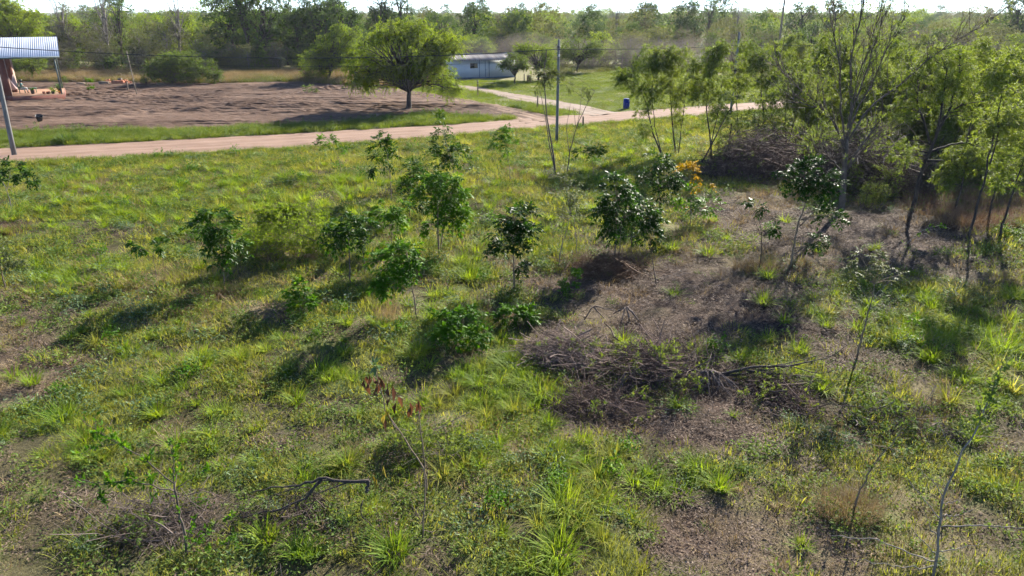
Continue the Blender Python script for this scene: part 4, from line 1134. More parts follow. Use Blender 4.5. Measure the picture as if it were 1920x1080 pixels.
# ------------------------------------------------------------------ slender feathery trees on the right
FGp = 'slender feathery trees on the right'
def feather_tree(name, label, stems, crowns, nt=66, nl=18, ll=0.16, lw=0.032, leafm='feather', sr=0.045, bark='bark_dark', rc=0.48, per=1.15, group=FGp, droop=0.35, Y=None, cat='tree', depth=0.8, branches=0):
    b = G(*stems[0][0]) if Y is None else np.array([W(*stems[0][0], Y)[0], Y, 0]); Y = b[1]; o = np.array([b[0], b[1], 0.0])
    root = empty(name, (b[0], b[1], zg(b[0], b[1]) - 0.03), label, cat, group)
    wood, leaf = MB(), MB(); S = []
    for k, s in enumerate(stems):
        pp = np.array([W(px, py, Y) for px, py in s]) - o
        if k == 0: pp[0] = (0, 0, -0.05)
        q = resample(pp, max(8, 3 * len(pp))); q[2:, 1] += np.cumsum(R.normal(0.0, 0.05, len(q) - 2)); q[1:-1, 0] += R.normal(0, 0.012, len(q) - 2)
        r = sr * (1.0 if k == 0 else 0.62)
        wood.tubes(q, np.linspace(r * 1.2, r * 0.3, len(q))[None], 6); S.append(q)
    S = np.concatenate(S)
    for (cx, cy, rx, ry) in crowns:
        c = W(cx, cy, Y) - o; k = (Y * math.cos(P) + (H - c[2]) * math.sin(P)) / F
        a = np.array([rx * k, rx * k * depth, ry * k])
        n = max(3, int(per * np.prod(a) ** (2 / 3) * 3.0 / rc ** 2))
        d = rand_dir(n); pts = c + d * a * R.uniform(0.05, 1, (n, 1)) ** (1 / 3) * 0.85
        for p_ in pts:
            dist = np.linalg.norm(S - p_, axis=1) + np.where(S[:, 2] > p_[2], 0.8, 0)
            limbs(wood, S[dist.argmin()], p_, sr * 0.35, sr * 0.12, 4, 3, 0.1)
            r = rc * R.uniform(0.7, 1.3)
            twig_cluster(wood, leaf, p_, (r, r, r * 0.9), max(4, int(nt * r * r)), nl, ll, lw, droop, 0.25, twr=0.006, tint=R.random())
    wood.build('trunk', M[bark], root, True); leaf.build('crown', M[leafm], root)
    return root


feather_tree('feathery_tree', 'slim feathery tree with two leaning stems nearest the blue barrel', [[(1243, 292), (1225, 250), (1212, 190), (1195, 150), (1185, 120)], [(1243, 292), (1228, 240), (1222, 180), (1225, 130)]], [(1190, 150, 36, 40), (1215, 112, 30, 34), (1168, 150, 18, 24), (1200, 240, 22, 14), (1210, 190, 22, 34), (1228, 150, 20, 40)])
feather_tree('feathery_tree', 'slim feathery tree with straight stems right of the two leaning stems', [[(1267, 290), (1262, 240), (1258, 180), (1262, 110)], [(1272, 288), (1278, 230), (1285, 160), (1290, 110)]], [(1240, 120, 34, 38), (1275, 105, 34, 34), (1255, 170, 30, 40), (1285, 160, 24, 40), (1265, 215, 22, 26)])
feather_tree('feathery_tree', 'tallest slim feathery tree with a dark single stem in front of the road', [[(1335, 303), (1332, 260), (1325, 200), (1335, 150), (1345, 95)], [(1333, 270), (1345, 220), (1352, 160)]], [(1335, 130, 42, 44), (1318, 175, 30, 34), (1352, 105, 28, 30), (1300, 150, 24, 34), (1345, 195, 26, 30)])
feather_tree('feathery_tree', 'leaning slim stem with sparse tufts right of the yellow-leaved sapling', [[(1312, 312), (1335, 265), (1362, 215), (1385, 180)]], [(1390, 170, 32, 34), (1365, 200, 20, 20)], per=0.8)
feather_tree('feathery_tree', 'feathery tree behind the dark brush with pale green tufts', [[(1385, 275), (1382, 220), (1378, 150), (1370, 100)]], [(1372, 130, 36, 40), (1400, 150, 30, 34)], leafm='feather')
feather_tree('feathery_tree', 'feathery tree with straight stem left of the bare-branched tree', [[(1440, 285), (1432, 230), (1425, 160), (1430, 100)]], [(1430, 130, 42, 46), (1450, 180, 34, 34), (1415, 95, 28, 26)])
feather_tree('feathery_tree', 'thin feathery tree directly left of the bare-branched tree', [[(1475, 280), (1472, 220), (1480, 150)], [(1478, 270), (1495, 200), (1500, 140)]], [(1480, 140, 40, 44), (1500, 190, 34, 36), (1465, 100, 30, 30)])
feather_tree('feathery_tree', 'bushy pale feathery tree behind the bare-branched tree', [[(1540, 290), (1540, 220), (1545, 140)]], [(1545, 150, 50, 60), (1580, 190, 44, 40), (1560, 90, 44, 36)], Y=52)
feather_tree('feathery_tree', 'feathery tree showing through the branches of the bare tree', [[(1640, 290), (1640, 220), (1650, 140)]], [(1640, 150, 60, 56), (1670, 200, 40, 36), (1680, 110, 50, 40)], Y=54)
# dark forked tree
feather_tree('dark_tree', 'dark-trunked forked tree right of the bare-branched tree', [[(1712, 392), (1722, 340), (1735, 300), (1755, 250), (1760, 200), (1768, 130)], [(1745, 270), (1735, 240), (1720, 200), (1715, 150)], [(1755, 250), (1775, 215), (1815, 190), (1850, 165)], [(1758, 245), (1785, 200), (1800, 150), (1805, 110)], [(1740, 285), (1780, 270), (1815, 266), (1850, 280)], [(1738, 300), (1770, 300), (1830, 310)]],
             [(1745, 150, 60, 46), (1800, 140, 50, 46), (1700, 200, 38, 40), (1835, 190, 50, 40), (1690, 280, 30, 34), (1820, 280, 46, 30), (1770, 100, 46, 30)], sr=0.085, per=1.1, nt=50, leafm='feather', bark='bark_dark')
for lb, stm, crn, y in (('thin leaning feathery tree with tall stem right of the dark forked tree', [[(1812, 452), (1830, 400), (1858, 300), (1872, 220), (1885, 130)], [(1855, 310), (1880, 240), (1905, 200)]], [(1880, 150, 46, 60), (1860, 220, 44, 44), (1900, 230, 34, 44)], None),
                        ('thin leaning feathery stem close to the right edge', [[(1872, 452), (1885, 400), (1905, 340), (1925, 280)]], [(1915, 280, 40, 50), (1895, 330, 30, 30)], None),
                        ('dense pale feathery tree filling the right edge', [[(1900, 340), (1905, 250), (1910, 150)]], [(1890, 170, 70, 60), (1930, 240, 60, 60), (1850, 110, 60, 44)], 40),
                        ('second pale feathery tree behind the right edge', [[(1800, 310), (1800, 230), (1805, 140)]], [(1800, 180, 60, 60), (1770, 240, 50, 40), (1830, 120, 60, 40)], 44),
                        ('feathery tree with yellow tufts behind the dark forked tree', [[(1720, 300), (1722, 220), (1725, 140)]], [(1725, 170, 56, 60), (1690, 130, 46, 40)], 47),
                        ('low feathery tree right of the dark forked tree', [[(1790, 400), (1800, 350), (1810, 290)]], [(1810, 300, 40, 36), (1780, 330, 30, 26)], None),
                        ('low feathery tree between the thin stems near the right edge', [[(1850, 420), (1862, 370), (1870, 310)]], [(1870, 320, 36, 36), (1895, 290, 30, 30)], None),
                        ('slender stem with pale tufts far right behind the dense feathery tree', [[(1960, 330), (1960, 220)]], [(1960, 160, 60, 60), (1960, 260, 50, 50)], 43)):
    feather_tree('feathery_tree', lb, stm, crn, Y=y)
# extra stems further back, copies
fp = [c for c in col.objects if c.name.startswith('feathery_tree') and c.get('group') == FGp]
for k in range(26):
    src = fp[[1, 2, 4, 5, 6][k % 5]]
    x = R.uniform(24, 56); y = 50 + (x - 24) * 0.45 + R.uniform(-6, 4)
    if abs(y - (66 + (x - 20) * 0.62)) < 6: y += 14
    place(src, (x, y, 0), R.uniform(0, 6.28), R.uniform(0.75, 0.95), 'feathery tree in the pale green stand along the road at upper right', 'stand of feathery trees along the road at upper right')
for k in range(12):
    src = fp[[1, 2, 4, 5, 6][k % 5]]
    x = R.uniform(24, 56); y = 76 + (x - 24) * 0.5 + R.uniform(0, 10)
    place(src, (x, y, 0), R.uniform(0, 6.28), R.uniform(0.7, 0.9), 'feathery tree beyond the road at upper right', 'feathery trees beyond the road')

for k in range(30):
    src = fp[[1, 2, 4, 5, 6][k % 5]]
    x = R.uniform(19, 44); y = 37 + (x - 19) * 0.35 + R.uniform(0, 12)
    if 17.5 < x < 20.5 and y < 40: continue
    place(src, (x, y, 0), R.uniform(0, 6.28), R.uniform(0.55, 0.9), 'feathery tree in the near stand on the right', 'near stand of feathery trees on the right')
for k in range(44):
    x = R.uniform(13, 46); y = 36.5 + abs(x - 17) * 0.3 + R.uniform(0, 14)
    put('fbush', k % 2, x, y, R.uniform(0.6, 1.05), 'feathery bush in the near stand on the right', 'feathery bushes on the right', cat='bush')
for k in range(16):
    x = R.uniform(16.5, 29); y = 32.5 + abs(x - 17) * 0.22 + R.uniform(0, 4.5)
    put('fbush', k % 2, x, y, R.uniform(0.28, 0.5), 'feathery low scrub in the near stand on the right', 'feathery scrub at the front of the right stand', cat='bush')
for k in range(18):
    x = R.uniform(13, 46); y = 36 + abs(x - 17) * 0.3 + R.uniform(0, 10)
    place(PR['brush'][k % 2], (x, y, 0), R.uniform(0, 6.28), R.uniform(0.35, 0.7), 'low bush in the near stand on the right', 'undergrowth bushes on the right')

# bare-branched tree: fan of curved limbs
def bare_fan():
    b = G(1578, 395); Y = b[1]; o = np.array([b[0], b[1], 0.0])
    root = empty('bare_branched_tree', (b[0], b[1], zg(b[0], b[1]) - 0.05), 'tall thin-leaved tree with a fan of bare upswept branches', 'tree')
    wood, leaf = MB(), MB()
    T = [np.array([0, 0, -0.1])] + [W(px, py, Y) - o for px, py in ((1582, 340), (1585, 290), (1588, 255))]
    tr = resample(T, 7); wood.tubes(tr, np.linspace(0.15, 0.09, 7)[None], 8)
    main = [[(1586, 285), (1560, 225), (1520, 185), (1470, 145), (1440, 120)], [(1586, 270), (1572, 200), (1565, 130), (1550, 60), (1545, 10)], [(1588, 258), (1590, 180), (1580, 110), (1588, 40), (1592, -20)],
            [(1588, 255), (1602, 190), (1625, 130), (1640, 70), (1665, 0)], [(1588, 265), (1630, 200), (1680, 165), (1740, 110), (1800, 70), (1850, 40)], [(1584, 320), (1620, 275), (1660, 230), (1700, 200), (1760, 175)],
            [(1587, 262), (1610, 210), (1650, 150), (1680, 90), (1720, 30)], [(1586, 275), (1560, 230), (1535, 200), (1500, 190), (1460, 175)], [(1583, 330), (1560, 300), (1530, 280), (1505, 250)], [(1588, 256), (1596, 150), (1612, 80), (1622, 0)], [(1585, 320), (1625, 285), (1655, 250), (1690, 270)]]
    tips = []
    for k, m in enumerate(main):
        dy = R.uniform(-1.6, 1.6)
        pp = np.array([W(px, py, Y) for px, py in m]) - o
        pp[:, 1] += np.linspace(0, 1, len(pp)) * dy
        q = resample(pp, 12); q[1:-1] += R.normal(0, 0.02, (10, 3))
        r = 0.05 if k < 7 else 0.036
        wood.tubes(q, np.linspace(r, 0.01, 12)[None], 6)
        for j in range(3, 12):
            for _ in range(3 if j > 5 else 2):
                d = nrm(nrm(q[min(j + 1, 11)] - q[j - 1]) * 0.8 + R.normal(0, 0.5, 3) + [0, 0, 0.45]); ln = R.uniform(0.6, 1.8)
                e = q[j] + d * ln + [0, 0, 0.15 * ln]
                s_ = limbs(wood, q[j], e, 0.018, 0.005, 5, 4, -0.05, 0.06)
                tips += [s_[2], s_[3], s_[4]]
                for _ in range(2):
                    d2 = nrm(d + R.normal(0, 0.45, 3) + [0, 0, 0.3]); s2 = limbs(wood, s_[R.integers(1, 4)], s_[3] + d2 * R.uniform(0.4, 0.9), 0.009, 0.003, 4, 3, 0.0, 0.05); tips += [s2[2], s2[3]]
    tips = np.array(tips)
    m = R.random(len(tips)) < 0.17
    for p_ in tips[m]:
        twig_cluster(wood, leaf, p_, (0.28, 0.28, 0.25), 4, 7, 0.13, 0.032, 0.3, 0.2, twr=0.003, tint=R.random())
    wood.build('trunk', M['bark'], root, True); leaf.build('crown', M['feather'], root)


bare_fan()


# ------------------------------------------------------------------ dry brush
def twig_heap(wood, c, rad, n, ln, r, curl=0.3, flat=0.5, seg=5):
    """tangle of dry twigs in a half-ellipsoid"""
    d = rand_dir(n); d[:, 2] = np.abs(d[:, 2])
    st = np.array(c) + d * np.array(rad) * R.uniform(0, 1, (n, 1)) ** (1 / 2.2)
    dr = nrm(R.normal(0, 1, (n, 3)) * [1, 1, flat])
    L_ = ln * R.uniform(0.5, 1.2, n)[:, None, None]
    t = np.linspace(-0.5, 0.5, seg)[None, :, None]
    bend_ = nrm(R.normal(0, 1, (n, 3)))[:, None, :] * curl
    pts = st[:, None, :] + dr[:, None, :] * t * L_ + bend_ * (t ** 2) * L_ * 2 + R.normal(0, 0.01, (n, seg, 3)) * ln
    pts[:, :, 2] = np.maximum(pts[:, :, 2], 0.02)
    wood.tubes(pts, r * R.uniform(0.5, 1.3, (n, 1)) * np.linspace(1, 0.5, seg)[None], 3, cap=False, tint=R.random(n))


def brush(name, label, px, py, rx, h_, n, ln, r, mat, depth=0.8, group='heaps of cut brush', cat='brush heap', green=0, leafm='feather', fl=0.5, extra=None):
    b = G(px, py)
    root = empty(name, (b[0], b[1], zg(b[0], b[1]) - 0.02), label, cat, group)
    k = 1 / (F / (b[1] * math.cos(P) + H * math.sin(P)))
    w = MB()
    lob = 5
    for q_ in range(lob):
        a_ = q_ * 2.4 + R.uniform(0, 1); ro = 0.0 if q_ == 0 else R.uniform(0.4, 0.7)
        twig_heap(w, (math.cos(a_) * ro * rx * k, math.sin(a_) * ro * rx * k * depth, 0), (rx * k * R.uniform(0.45, 0.65), rx * k * depth * R.uniform(0.45, 0.65), h_ * R.uniform(0.55, 1.1)), n // lob, ln * R.uniform(0.8, 1.2), r, flat=fl)
    # longer crossing sticks break the outline
    twig_heap(w, (0, 0, 0), (rx * k * 1.05, rx * k * depth * 1.05, h_ * 1.15), max(16, n // 14), ln * 1.9, r * 1.7, 0.18, fl, 6)
    twig_heap(w, (0, 0, 0), (rx * k, rx * k * depth, h_ * 0.9), max(4, n // 90), ln * 2.2, r * 3.6, 0.15, fl * 0.7, 7)
    if extra: extra(w, b, k)
    tag(w.build('twigs', mat, root), kind='stuff')
    if green:
        lf = MB(); w2 = MB()
        for _ in range(green):
            d = rand_dir(1, 0.3)[0]; d[2] = abs(d[2]); p_ = d * np.array([rx * k, rx * k * depth, h_]) * R.uniform(0.7, 1.05)
            twig_cluster(w2, lf, p_, (0.35, 0.35, 0.25), 8, 12, 0.10, 0.026, 0.1, 0.3, twr=0.004, tint=R.random())
        tag(lf.build('sprouts', M[leafm], root), kind='stuff'); tag(w2.build('sprout_twigs', M['bark_dark'], root), kind='stuff')
    return root


M['brush_grey'] = plain('brush_grey', (0.25, 0.185, 0.155), (0.09, 0.065, 0.055), 0.95, 1.2)
M['brush_purple'] = plain('brush_purple', (0.145, 0.10, 0.085), (0.05, 0.034, 0.029), 0.95, 1.2)
M['brush_dark'] = plain('brush_dark', (0.10, 0.075, 0.065), (0.04, 0.03, 0.027), 0.95, 1.2)
brush('brush_thicket', 'big dark tangled thicket of dry branches left of the bare-branched tree', 1450, 330, 125, 2.5, 4200, 1.1, 0.011, M['brush_purple'], 0.7, green=16)
brush('brush_thicket', 'dark tangled thicket of dry branches behind the bare-branched tree trunk', 1630, 355, 120, 3.0, 4200, 1.1, 0.011, M['brush_dark'], 0.7, green=12)
brush('brush_thicket', 'low dark brush under the leaning slim stem', 1365, 330, 75, 1.4, 1500, 0.8, 0.009, M['brush_dark'], 0.7, green=14)
brush('brush_heap', 'grey-brown heap of cut branches in the middle of the clearing', 1075, 668, 105, 0.5, 1900, 0.9, 0.006, M['brush_grey'], 0.75, green=8, leafm='feather', fl=0.3)
brush('brush_heap', 'green-sprouting half of the cut branch heap in the middle of the clearing', 1220, 690, 120, 0.5, 1500, 0.9, 0.007, M['brush_purple'], 0.8, green=40, leafm='feather', fl=0.3)
brush('brush_heap', 'dark low twigs spilling below the central branch heap', 1150, 750, 125, 0.3, 1300, 0.7, 0.006, M['brush_purple'], 0.6, green=8)
brush('brush_heap', 'reddish brown heap of dead grass and twigs at the foot of the glossy twin-stemmed sapling', 1140, 505, 95, 0.6, 1700, 0.6, 0.006, M['grass_brown'], 0.6, fl=0.6)
brush('brush_heap', 'low twiggy brush with green leaves right of the upturned roots', 1470, 735, 100, 0.35, 1000, 0.8, 0.006, M['brush_purple'], 0.8, green=22, leafm='feather')
brush('brush_heap', 'flat tangle of dead twigs along the right shaded ground', 1700, 790, 120, 0.25, 500, 0.7, 0.006, M['twig_dry'], 0.6, green=20, leafm='weed')
brush('brush_heap', 'thin grey twigs behind the dry brown-leaved stalks', 800, 850, 95, 0.4, 200, 0.8, 0.004, M['twig_dry'], 0.7, green=26, leafm='feather')
brush('brush_heap', 'thin grey dead twigs at the bottom left beside the thorny shrub', 290, 980, 150, 0.35, 520, 1.0, 0.005, M['twig_dry'], 0.5, green=6, leafm='weed')
brush('brush_heap', 'dark thin twigs lying around the forked fallen branch', 560, 960, 120, 0.2, 260, 0.7, 0.005, M['brush_dark'], 0.6, green=4, leafm='weed')
# small dead stump with broken branches
def stick_thing(name, label, px, py, sticks, mat, cat, group=None, r=0.02):
    b = G(px, py); Y = b[1]; o = np.array([b[0], b[1], 0.0])
    root = empty(name, (b[0], b[1], zg(b[0], b[1])), label, cat, group)
    for nm, poly, r0, r1 in sticks:
        pp = np.array([W(x, y, Y + dy) for x, y, dy in poly]) - o
        pp[:, 2] = np.maximum(pp[:, 2], 0.02)
        q = resample(pp, max(6, 3 * len(pp))); q[1:-1] += R.normal(0, r0 * 0.35, (len(q) - 2, 3))
        w = MB(); w.tubes(q, np.linspace(r0, r1, len(q))[None] * R.uniform(0.85, 1.15, (1, len(q))), 6); w.build(nm, mat, root, True)
    return root


stick_thing('dead_stump', 'broken dead stump with bent branches above the central branch heap', 1130, 600, [('branch', [(1095, 603, -0.1), (1112, 575, 0), (1150, 583, 0)], 0.0217, 0.0110), ('branch', [(1112, 576, 0), (1132, 598, -0.3)], 0.0186, 0.0110), ('branch', [(1180, 604, -0.3), (1175, 575, 0), (1150, 590, 0.2)], 0.0279, 0.0138), ('branch', [(1176, 577, 0), (1198, 603, -0.3)], 0.0310, 0.0165), ('branch', [(1172, 577, 0), (1165, 606, -0.4)], 0.0186, 0.0110), ('branch', [(1178, 580, 0), (1190, 608, 0.4)], 0.0186, 0.0110)], M['twig_dry'], 'dead wood')
b = G(1330, 715)
ru = empty('upturned_roots', (b[0], b[1], zg(b[0], b[1])), 'upturned dead root plate fanning its roots right of the central brush heap', 'dead wood')
w = MB(); w.tubes(np.array([[0.25, 0.25, 0.10], [0.08, 0.08, 0.24], [-0.05, -0.02, 0.30], [-0.18, 0.02, 0.22]]), np.array([[0.05, 0.06, 0.055, 0.035]]), 7); w.build('stump', M['twig_dry'], ru, True)
for k in range(34):
    an = -math.pi / 2 + R.normal(0, 0.62); ln = R.uniform(0.5, 1.25)
    t_ = np.linspace(0, 1, 9)
    ph = an + np.cumsum(R.normal(0, 0.16, 9))
    st_ = np.array([R.normal(0, 0.08), R.normal(0, 0.05), R.uniform(0.16, 0.30)])
    xy = np.cumsum(np.stack([np.cos(ph), np.sin(ph)], 1) * ln / 8, 0)
    z_ = st_[2] * (1 - t_) ** R.uniform(0.7, 1.6) + 0.07 * np.sin(t_ * R.uniform(3, 8)) * (1 - t_) + 0.03
    w = MB(); w.tubes(np.concatenate([st_[None, :2] + xy - xy[0], np.maximum(z_, 0.02)[:, None]], 1), np.linspace(R.uniform(0.008, 0.02), 0.003, 9)[None], 5); w.build('root', M['twig_dry'], ru, True)
lg = [('log', [(1240, 690, 0.1), (1310, 697, 0), (1340, 700, 0), (1420, 688, 0.1), (1500, 683, 0.3)], 0.05, 0.018), ('branch', [(1335, 705, 0), (1400, 700, 0), (1480, 686, 0.1), (1560, 668, 0.5), (1600, 640, 0.7)], 0.03, 0.006), ('branch', [(1400, 694, 0), (1470, 700, -0.1), (1560, 712, -0.2)], 0.018, 0.005),
      ('branch', [(1440, 688, 0), (1500, 676, 0.3), (1570, 655, 0.5)], 0.015, 0.004), ('branch', [(1480, 685, 0), (1530, 700, -0.2), (1580, 690, 0)], 0.012, 0.004)]
stick_thing('fallen_tree', 'long thin fallen trunk lying right of the upturned roots', 1330, 712, lg, M['bark_dark'], 'dead wood')
fb = [('limb', [(692, 903, 0), (640, 906, 0), (606, 897, 0), (560, 912, 0), (510, 916, 0), (470, 925, 0)], 0.0324, 0.0084), ('limb', [(604, 900, 0), (575, 935, -0.1), (530, 955, -0.2), (450, 972, -0.2)], 0.0274, 0.0084), ('branch', [(655, 905, 0), (600, 925, -0.1), (560, 935, -0.1)], 0.0144, 0.0042),
      ('branch', [(620, 902, 0), (575, 906, 0.1), (520, 928, 0.1), (480, 940, 0.1)], 0.0130, 0.0035), ('branch', [(545, 948, -0.2), (520, 975, -0.4), (500, 985, -0.4)], 0.0101, 0.0028), ('branch', [(680, 940, -0.2), (675, 965, -0.3), (700, 990, -0.5), (745, 1020, -0.7)], 0.0130, 0.0042), ('branch', [(575, 915, 0), (540, 920, 0), (505, 945, 0)], 0.0086, 0.0028),
      ('stub', [(692, 903, 0), (686, 925, -0.1)], 0.0360, 0.0315), ('branch', [(530, 952, -0.1), (545, 915, 0.2), (562, 885, 0.3)], 0.0072, 0.0028)]
stick_thing('fallen_branch', 'dark forked fallen branch lying in the lower left foreground', 600, 965, fb, M['bark_dark'], 'dead wood')
stick_thing('dry_sticks', 'two pale straight sticks lying left of the blond grass clump', 1260, 525, [('stick', [(1228, 530, 0), (1262, 514, 0.2), (1285, 503, 0.4)], 0.012, 0.006), ('stick', [(1240, 532, 0), (1300, 508, 0.5)], 0.01, 0.005)], M['twig_pale'], 'sticks')

# ------------------------------------------------------------------ saplings of the clearing (photo columns)
sapling('sapling', 'young tree with forked grey stem at the left edge below the leaning pole', [[(22, 402), (18, 375), (10, 352), (0, 330)], [(12, 357), (16, 330), (18, 310)], [(12, 357), (30, 345), (38, 332)]], [(15, 308, 22, 18), (45, 330, 20, 22), (-15, 320, 18, 22), (0, 340, 10, 10)], 70, 'leaf_gloss', 'bark_grey', ll=0.15, lw=0.075, rl=0.28, pairs=3)
sapling('sapling', 'young tree with speckled leaves cut by the left edge above the dug earth', [[(10, 545), (3, 510), (-5, 480)], [(4, 515), (20, 490)]], [(10, 470, 45, 26), (45, 490, 28, 18), (-20, 480, 30, 30)], 75, 'leaf_grey', ll=0.10, lw=0.05, rl=0.25, pairs=4)
sapling('sapling', 'small umbrella-shaped sapling with yellowish drooping top in the left grass', [[(295, 528), (290, 500), (287, 480)], [(289, 495), (305, 470)]], [(265, 464, 26, 8), (305, 462, 26, 9)], 26, 'leaf_gloss', sr=0.016, droop=0.8)
sapling('sapling', 'bushy dark sapling on a tan stem with dry straw at its foot', [[(421, 540), (418, 505), (415, 470), (405, 420)]], [(405, 420, 34, 24), (425, 450, 36, 26), (380, 430, 26, 18), (398, 398, 20, 14, 0.6), (412, 480, 18, 14)], 150, 'leaf_gloss', droop=0.7)
sapling('sapling', 'dark glossy sapling with thin stem left of the bright one', [[(657, 535), (655, 500), (655, 460), (650, 430)], [(684, 515), (682, 480), (680, 455)]], [(640, 430, 34, 24), (670, 425, 30, 24), (660, 450, 30, 18), (622, 445, 18, 16)], 110, 'leaf_gloss', 'bark', droop=0.9)
sapling('sapling', 'pale green sapling half hidden behind the dark glossy one', [[(733, 470), (734, 440), (733, 410)]], [(722, 395, 22, 20), (745, 400, 22, 22), (705, 405, 14, 14)], 60, 'leaf_bright', sr=0.016, droop=0.8)
sapling('sapling', 'bright green sapling leaning left on a thin crooked stem', [[(783, 603), (776, 560), (768, 510), (762, 470)]], [(745, 480, 36, 26), (720, 490, 28, 24), (735, 520, 30, 24), (770, 470, 22, 18), (720, 535, 18, 16)], 120, 'leaf_bright', droop=0.8)
sapling('sapling', 'tall narrow sapling with bare curved stem near the road', [[(735, 375), (732, 340), (729, 310), (725, 285)]], [(712, 265, 20, 20), (715, 295, 24, 16), (728, 280, 14, 22), (700, 310, 16, 10)], 80, 'leaf_gloss', ll=0.155, lw=0.065, rl=0.4)
sapling('sapling', 'small thin sapling leaning left beside the road', [[(641, 330), (637, 300), (628, 280), (615, 268)]], [(612, 265, 22, 10), (640, 278, 14, 8, 0.6)], 28, 'leaf_bright', sr=0.016, ll=0.155, lw=0.065, rl=0.4)
sapling('sapling', 'largest dense sapling with pale trunk in the middle of the group', [[(823, 478), (821, 440), (820, 400), (822, 360)], [(826, 470), (832, 430), (836, 400)]], [(830, 350, 34, 28), (805, 375, 26, 24), (855, 370, 26, 26), (845, 400, 28, 26), (800, 345, 20, 16), (860, 415, 16, 18), (812, 430, 12, 18)], 230, 'leaf_bright', 'bark_tan', sr=0.035, droop=0.9)
sapling('sapling', 'tall sapling with an upright leader standing against the road', [[(853, 338), (848, 305), (838, 275), (830, 235)]], [(828, 235, 15, 24), (825, 262, 20, 14), (860, 290, 28, 20), (822, 295, 24, 18), (842, 280, 24, 16)], 150, 'leaf_gloss', ll=0.155, lw=0.065, rl=0.38)
sapling('sapling', 'dark bushy sapling tucked between the tall narrow one and the largest one', [[(768, 408), (768, 380), (768, 340)]], [(772, 312, 26, 16), (755, 355, 22, 20), (785, 330, 16, 14), (775, 380, 20, 18)], 90, 'leaf_gloss', ll=0.15, lw=0.064)
sapling('sapling', 'slim bright sapling with bare stem left of the twin-stemmed thin tree', [[(958, 342), (955, 310), (950, 280), (942, 250)], [(957, 330), (965, 305)]], [(942, 245, 14, 16), (948, 272, 20, 14), (932, 262, 10, 10)], 46, 'leaf_bright', sr=0.016, ll=0.155, lw=0.065, rl=0.35)
sapling('sapling', 'dark layered sapling on a straight brown stem in the centre', [[(965, 547), (964, 510), (962, 470), (960, 420)]], [(965, 405, 34, 18), (945, 435, 26, 16), (985, 440, 26, 18), (935, 468, 22, 12), (965, 460, 24, 14), (975, 500, 16, 14)], 140, 'leaf_gloss', 'bark_tan', sr=0.028)
sapling('sapling', 'sparse grey-leaved sapling with two crooked stems above the brown heap', [[(1047, 502), (1052, 465), (1062, 430), (1070, 400)], [(1082, 482), (1080, 440), (1076, 405)]], [(1045, 375, 36, 34, 0.5), (1080, 380, 30, 40, 0.5), (1065, 345, 34, 20, 0.5), (1025, 400, 20, 20, 0.4)], 110, 'leaf_grey', 'bark_grey', ll=0.075, lw=0.035, rl=0.28, sr=0.02)
sapling('sapling', 'glossy sapling with two straight tan stems rising from the brown heap', [[(1153, 498), (1154, 460), (1156, 420), (1158, 380)], [(1159, 495), (1163, 450), (1166, 410)]], [(1155, 350, 30, 24), (1165, 385, 36, 28), (1140, 400, 24, 24), (1145, 425, 20, 16)], 170, 'leaf_gloss', 'bark_tan', sr=0.032, droop=0.8)
sapling('sapling', 'glossy sapling with silvery highlights just right of the two tan stems', [[(1184, 470), (1184, 435), (1188, 400)], [(1232, 535), (1224, 490), (1218, 450)]], [(1205, 385, 32, 26), (1220, 410, 26, 24), (1218, 440, 22, 16), (1190, 410, 20, 20)], 130, 'leaf_gloss', 'bark', sr=0.022, droop=0.8)
sapling('sapling', 'bushy glossy sapling left of the orange-leaved one', [[(1240, 405), (1238, 370), (1236, 330)]], [(1232, 300, 32, 18), (1250, 325, 30, 22), (1215, 325, 22, 20), (1265, 345, 22, 18), (1240, 355, 24, 16)], 150, 'leaf_gloss', sr=0.026, ll=0.15, lw=0.066)
sapling('sapling', 'sapling turning orange and yellow right of the glossy group', [[(1293, 432), (1296, 400), (1294, 360), (1292, 325)], [(1297, 390), (1315, 360)]], [(1292, 322, 18, 13), (1316, 352, 16, 9, 0.5), (1300, 395, 10, 9, 0.4)], 34, 'leaf_orange', sr=0.018, ll=0.11, lw=0.05)
sapling('sapling', 'green bush of leaves hanging below the orange crown', [[(1300, 425), (1310, 395), (1318, 370)]], [(1325, 385, 20, 14), (1290, 365, 22, 16), (1300, 400, 18, 14)], 60, 'leaf_bright', sr=0.014)
sapling('sapling', 'small flat-topped sapling in front of the lawn strip', [[(1113, 335), (1112, 310), (1108, 290)]], [(1095, 285, 20, 9), (1120, 282, 20, 12)], 34, 'leaf_bright', sr=0.016, ll=0.155, lw=0.065, rl=0.38)
sapling('sapling', 'leaning sapling with a glossy crown in front of the bare-branched tree', [[(1481, 507), (1487, 470), (1497, 425), (1510, 390), (1520, 360)], [(1498, 425), (1525, 400), (1545, 385)], [(1485, 480), (1510, 460), (1530, 450)]], [(1520, 325, 36, 22), (1550, 345, 26, 18), (1490, 335, 22, 20), (1520, 350, 30, 16), (1555, 400, 22, 18, 0.8), (1525, 455, 26, 14, 0.6)], 190, 'leaf_gloss', 'bark_tan', sr=0.032, ll=0.12, lw=0.06, pairs=4)
sapling('sapling', 'thin nearly leafless stem standing in the blond grass clump', [[(1422, 515), (1428, 470), (1426, 420), (1418, 390)], [(1427, 440), (1410, 400)]], [(1418, 385, 18, 10, 0.5), (1450, 425, 12, 10, 0.5)], 14, 'leaf_gloss', 'bark_dark', sr=0.014)
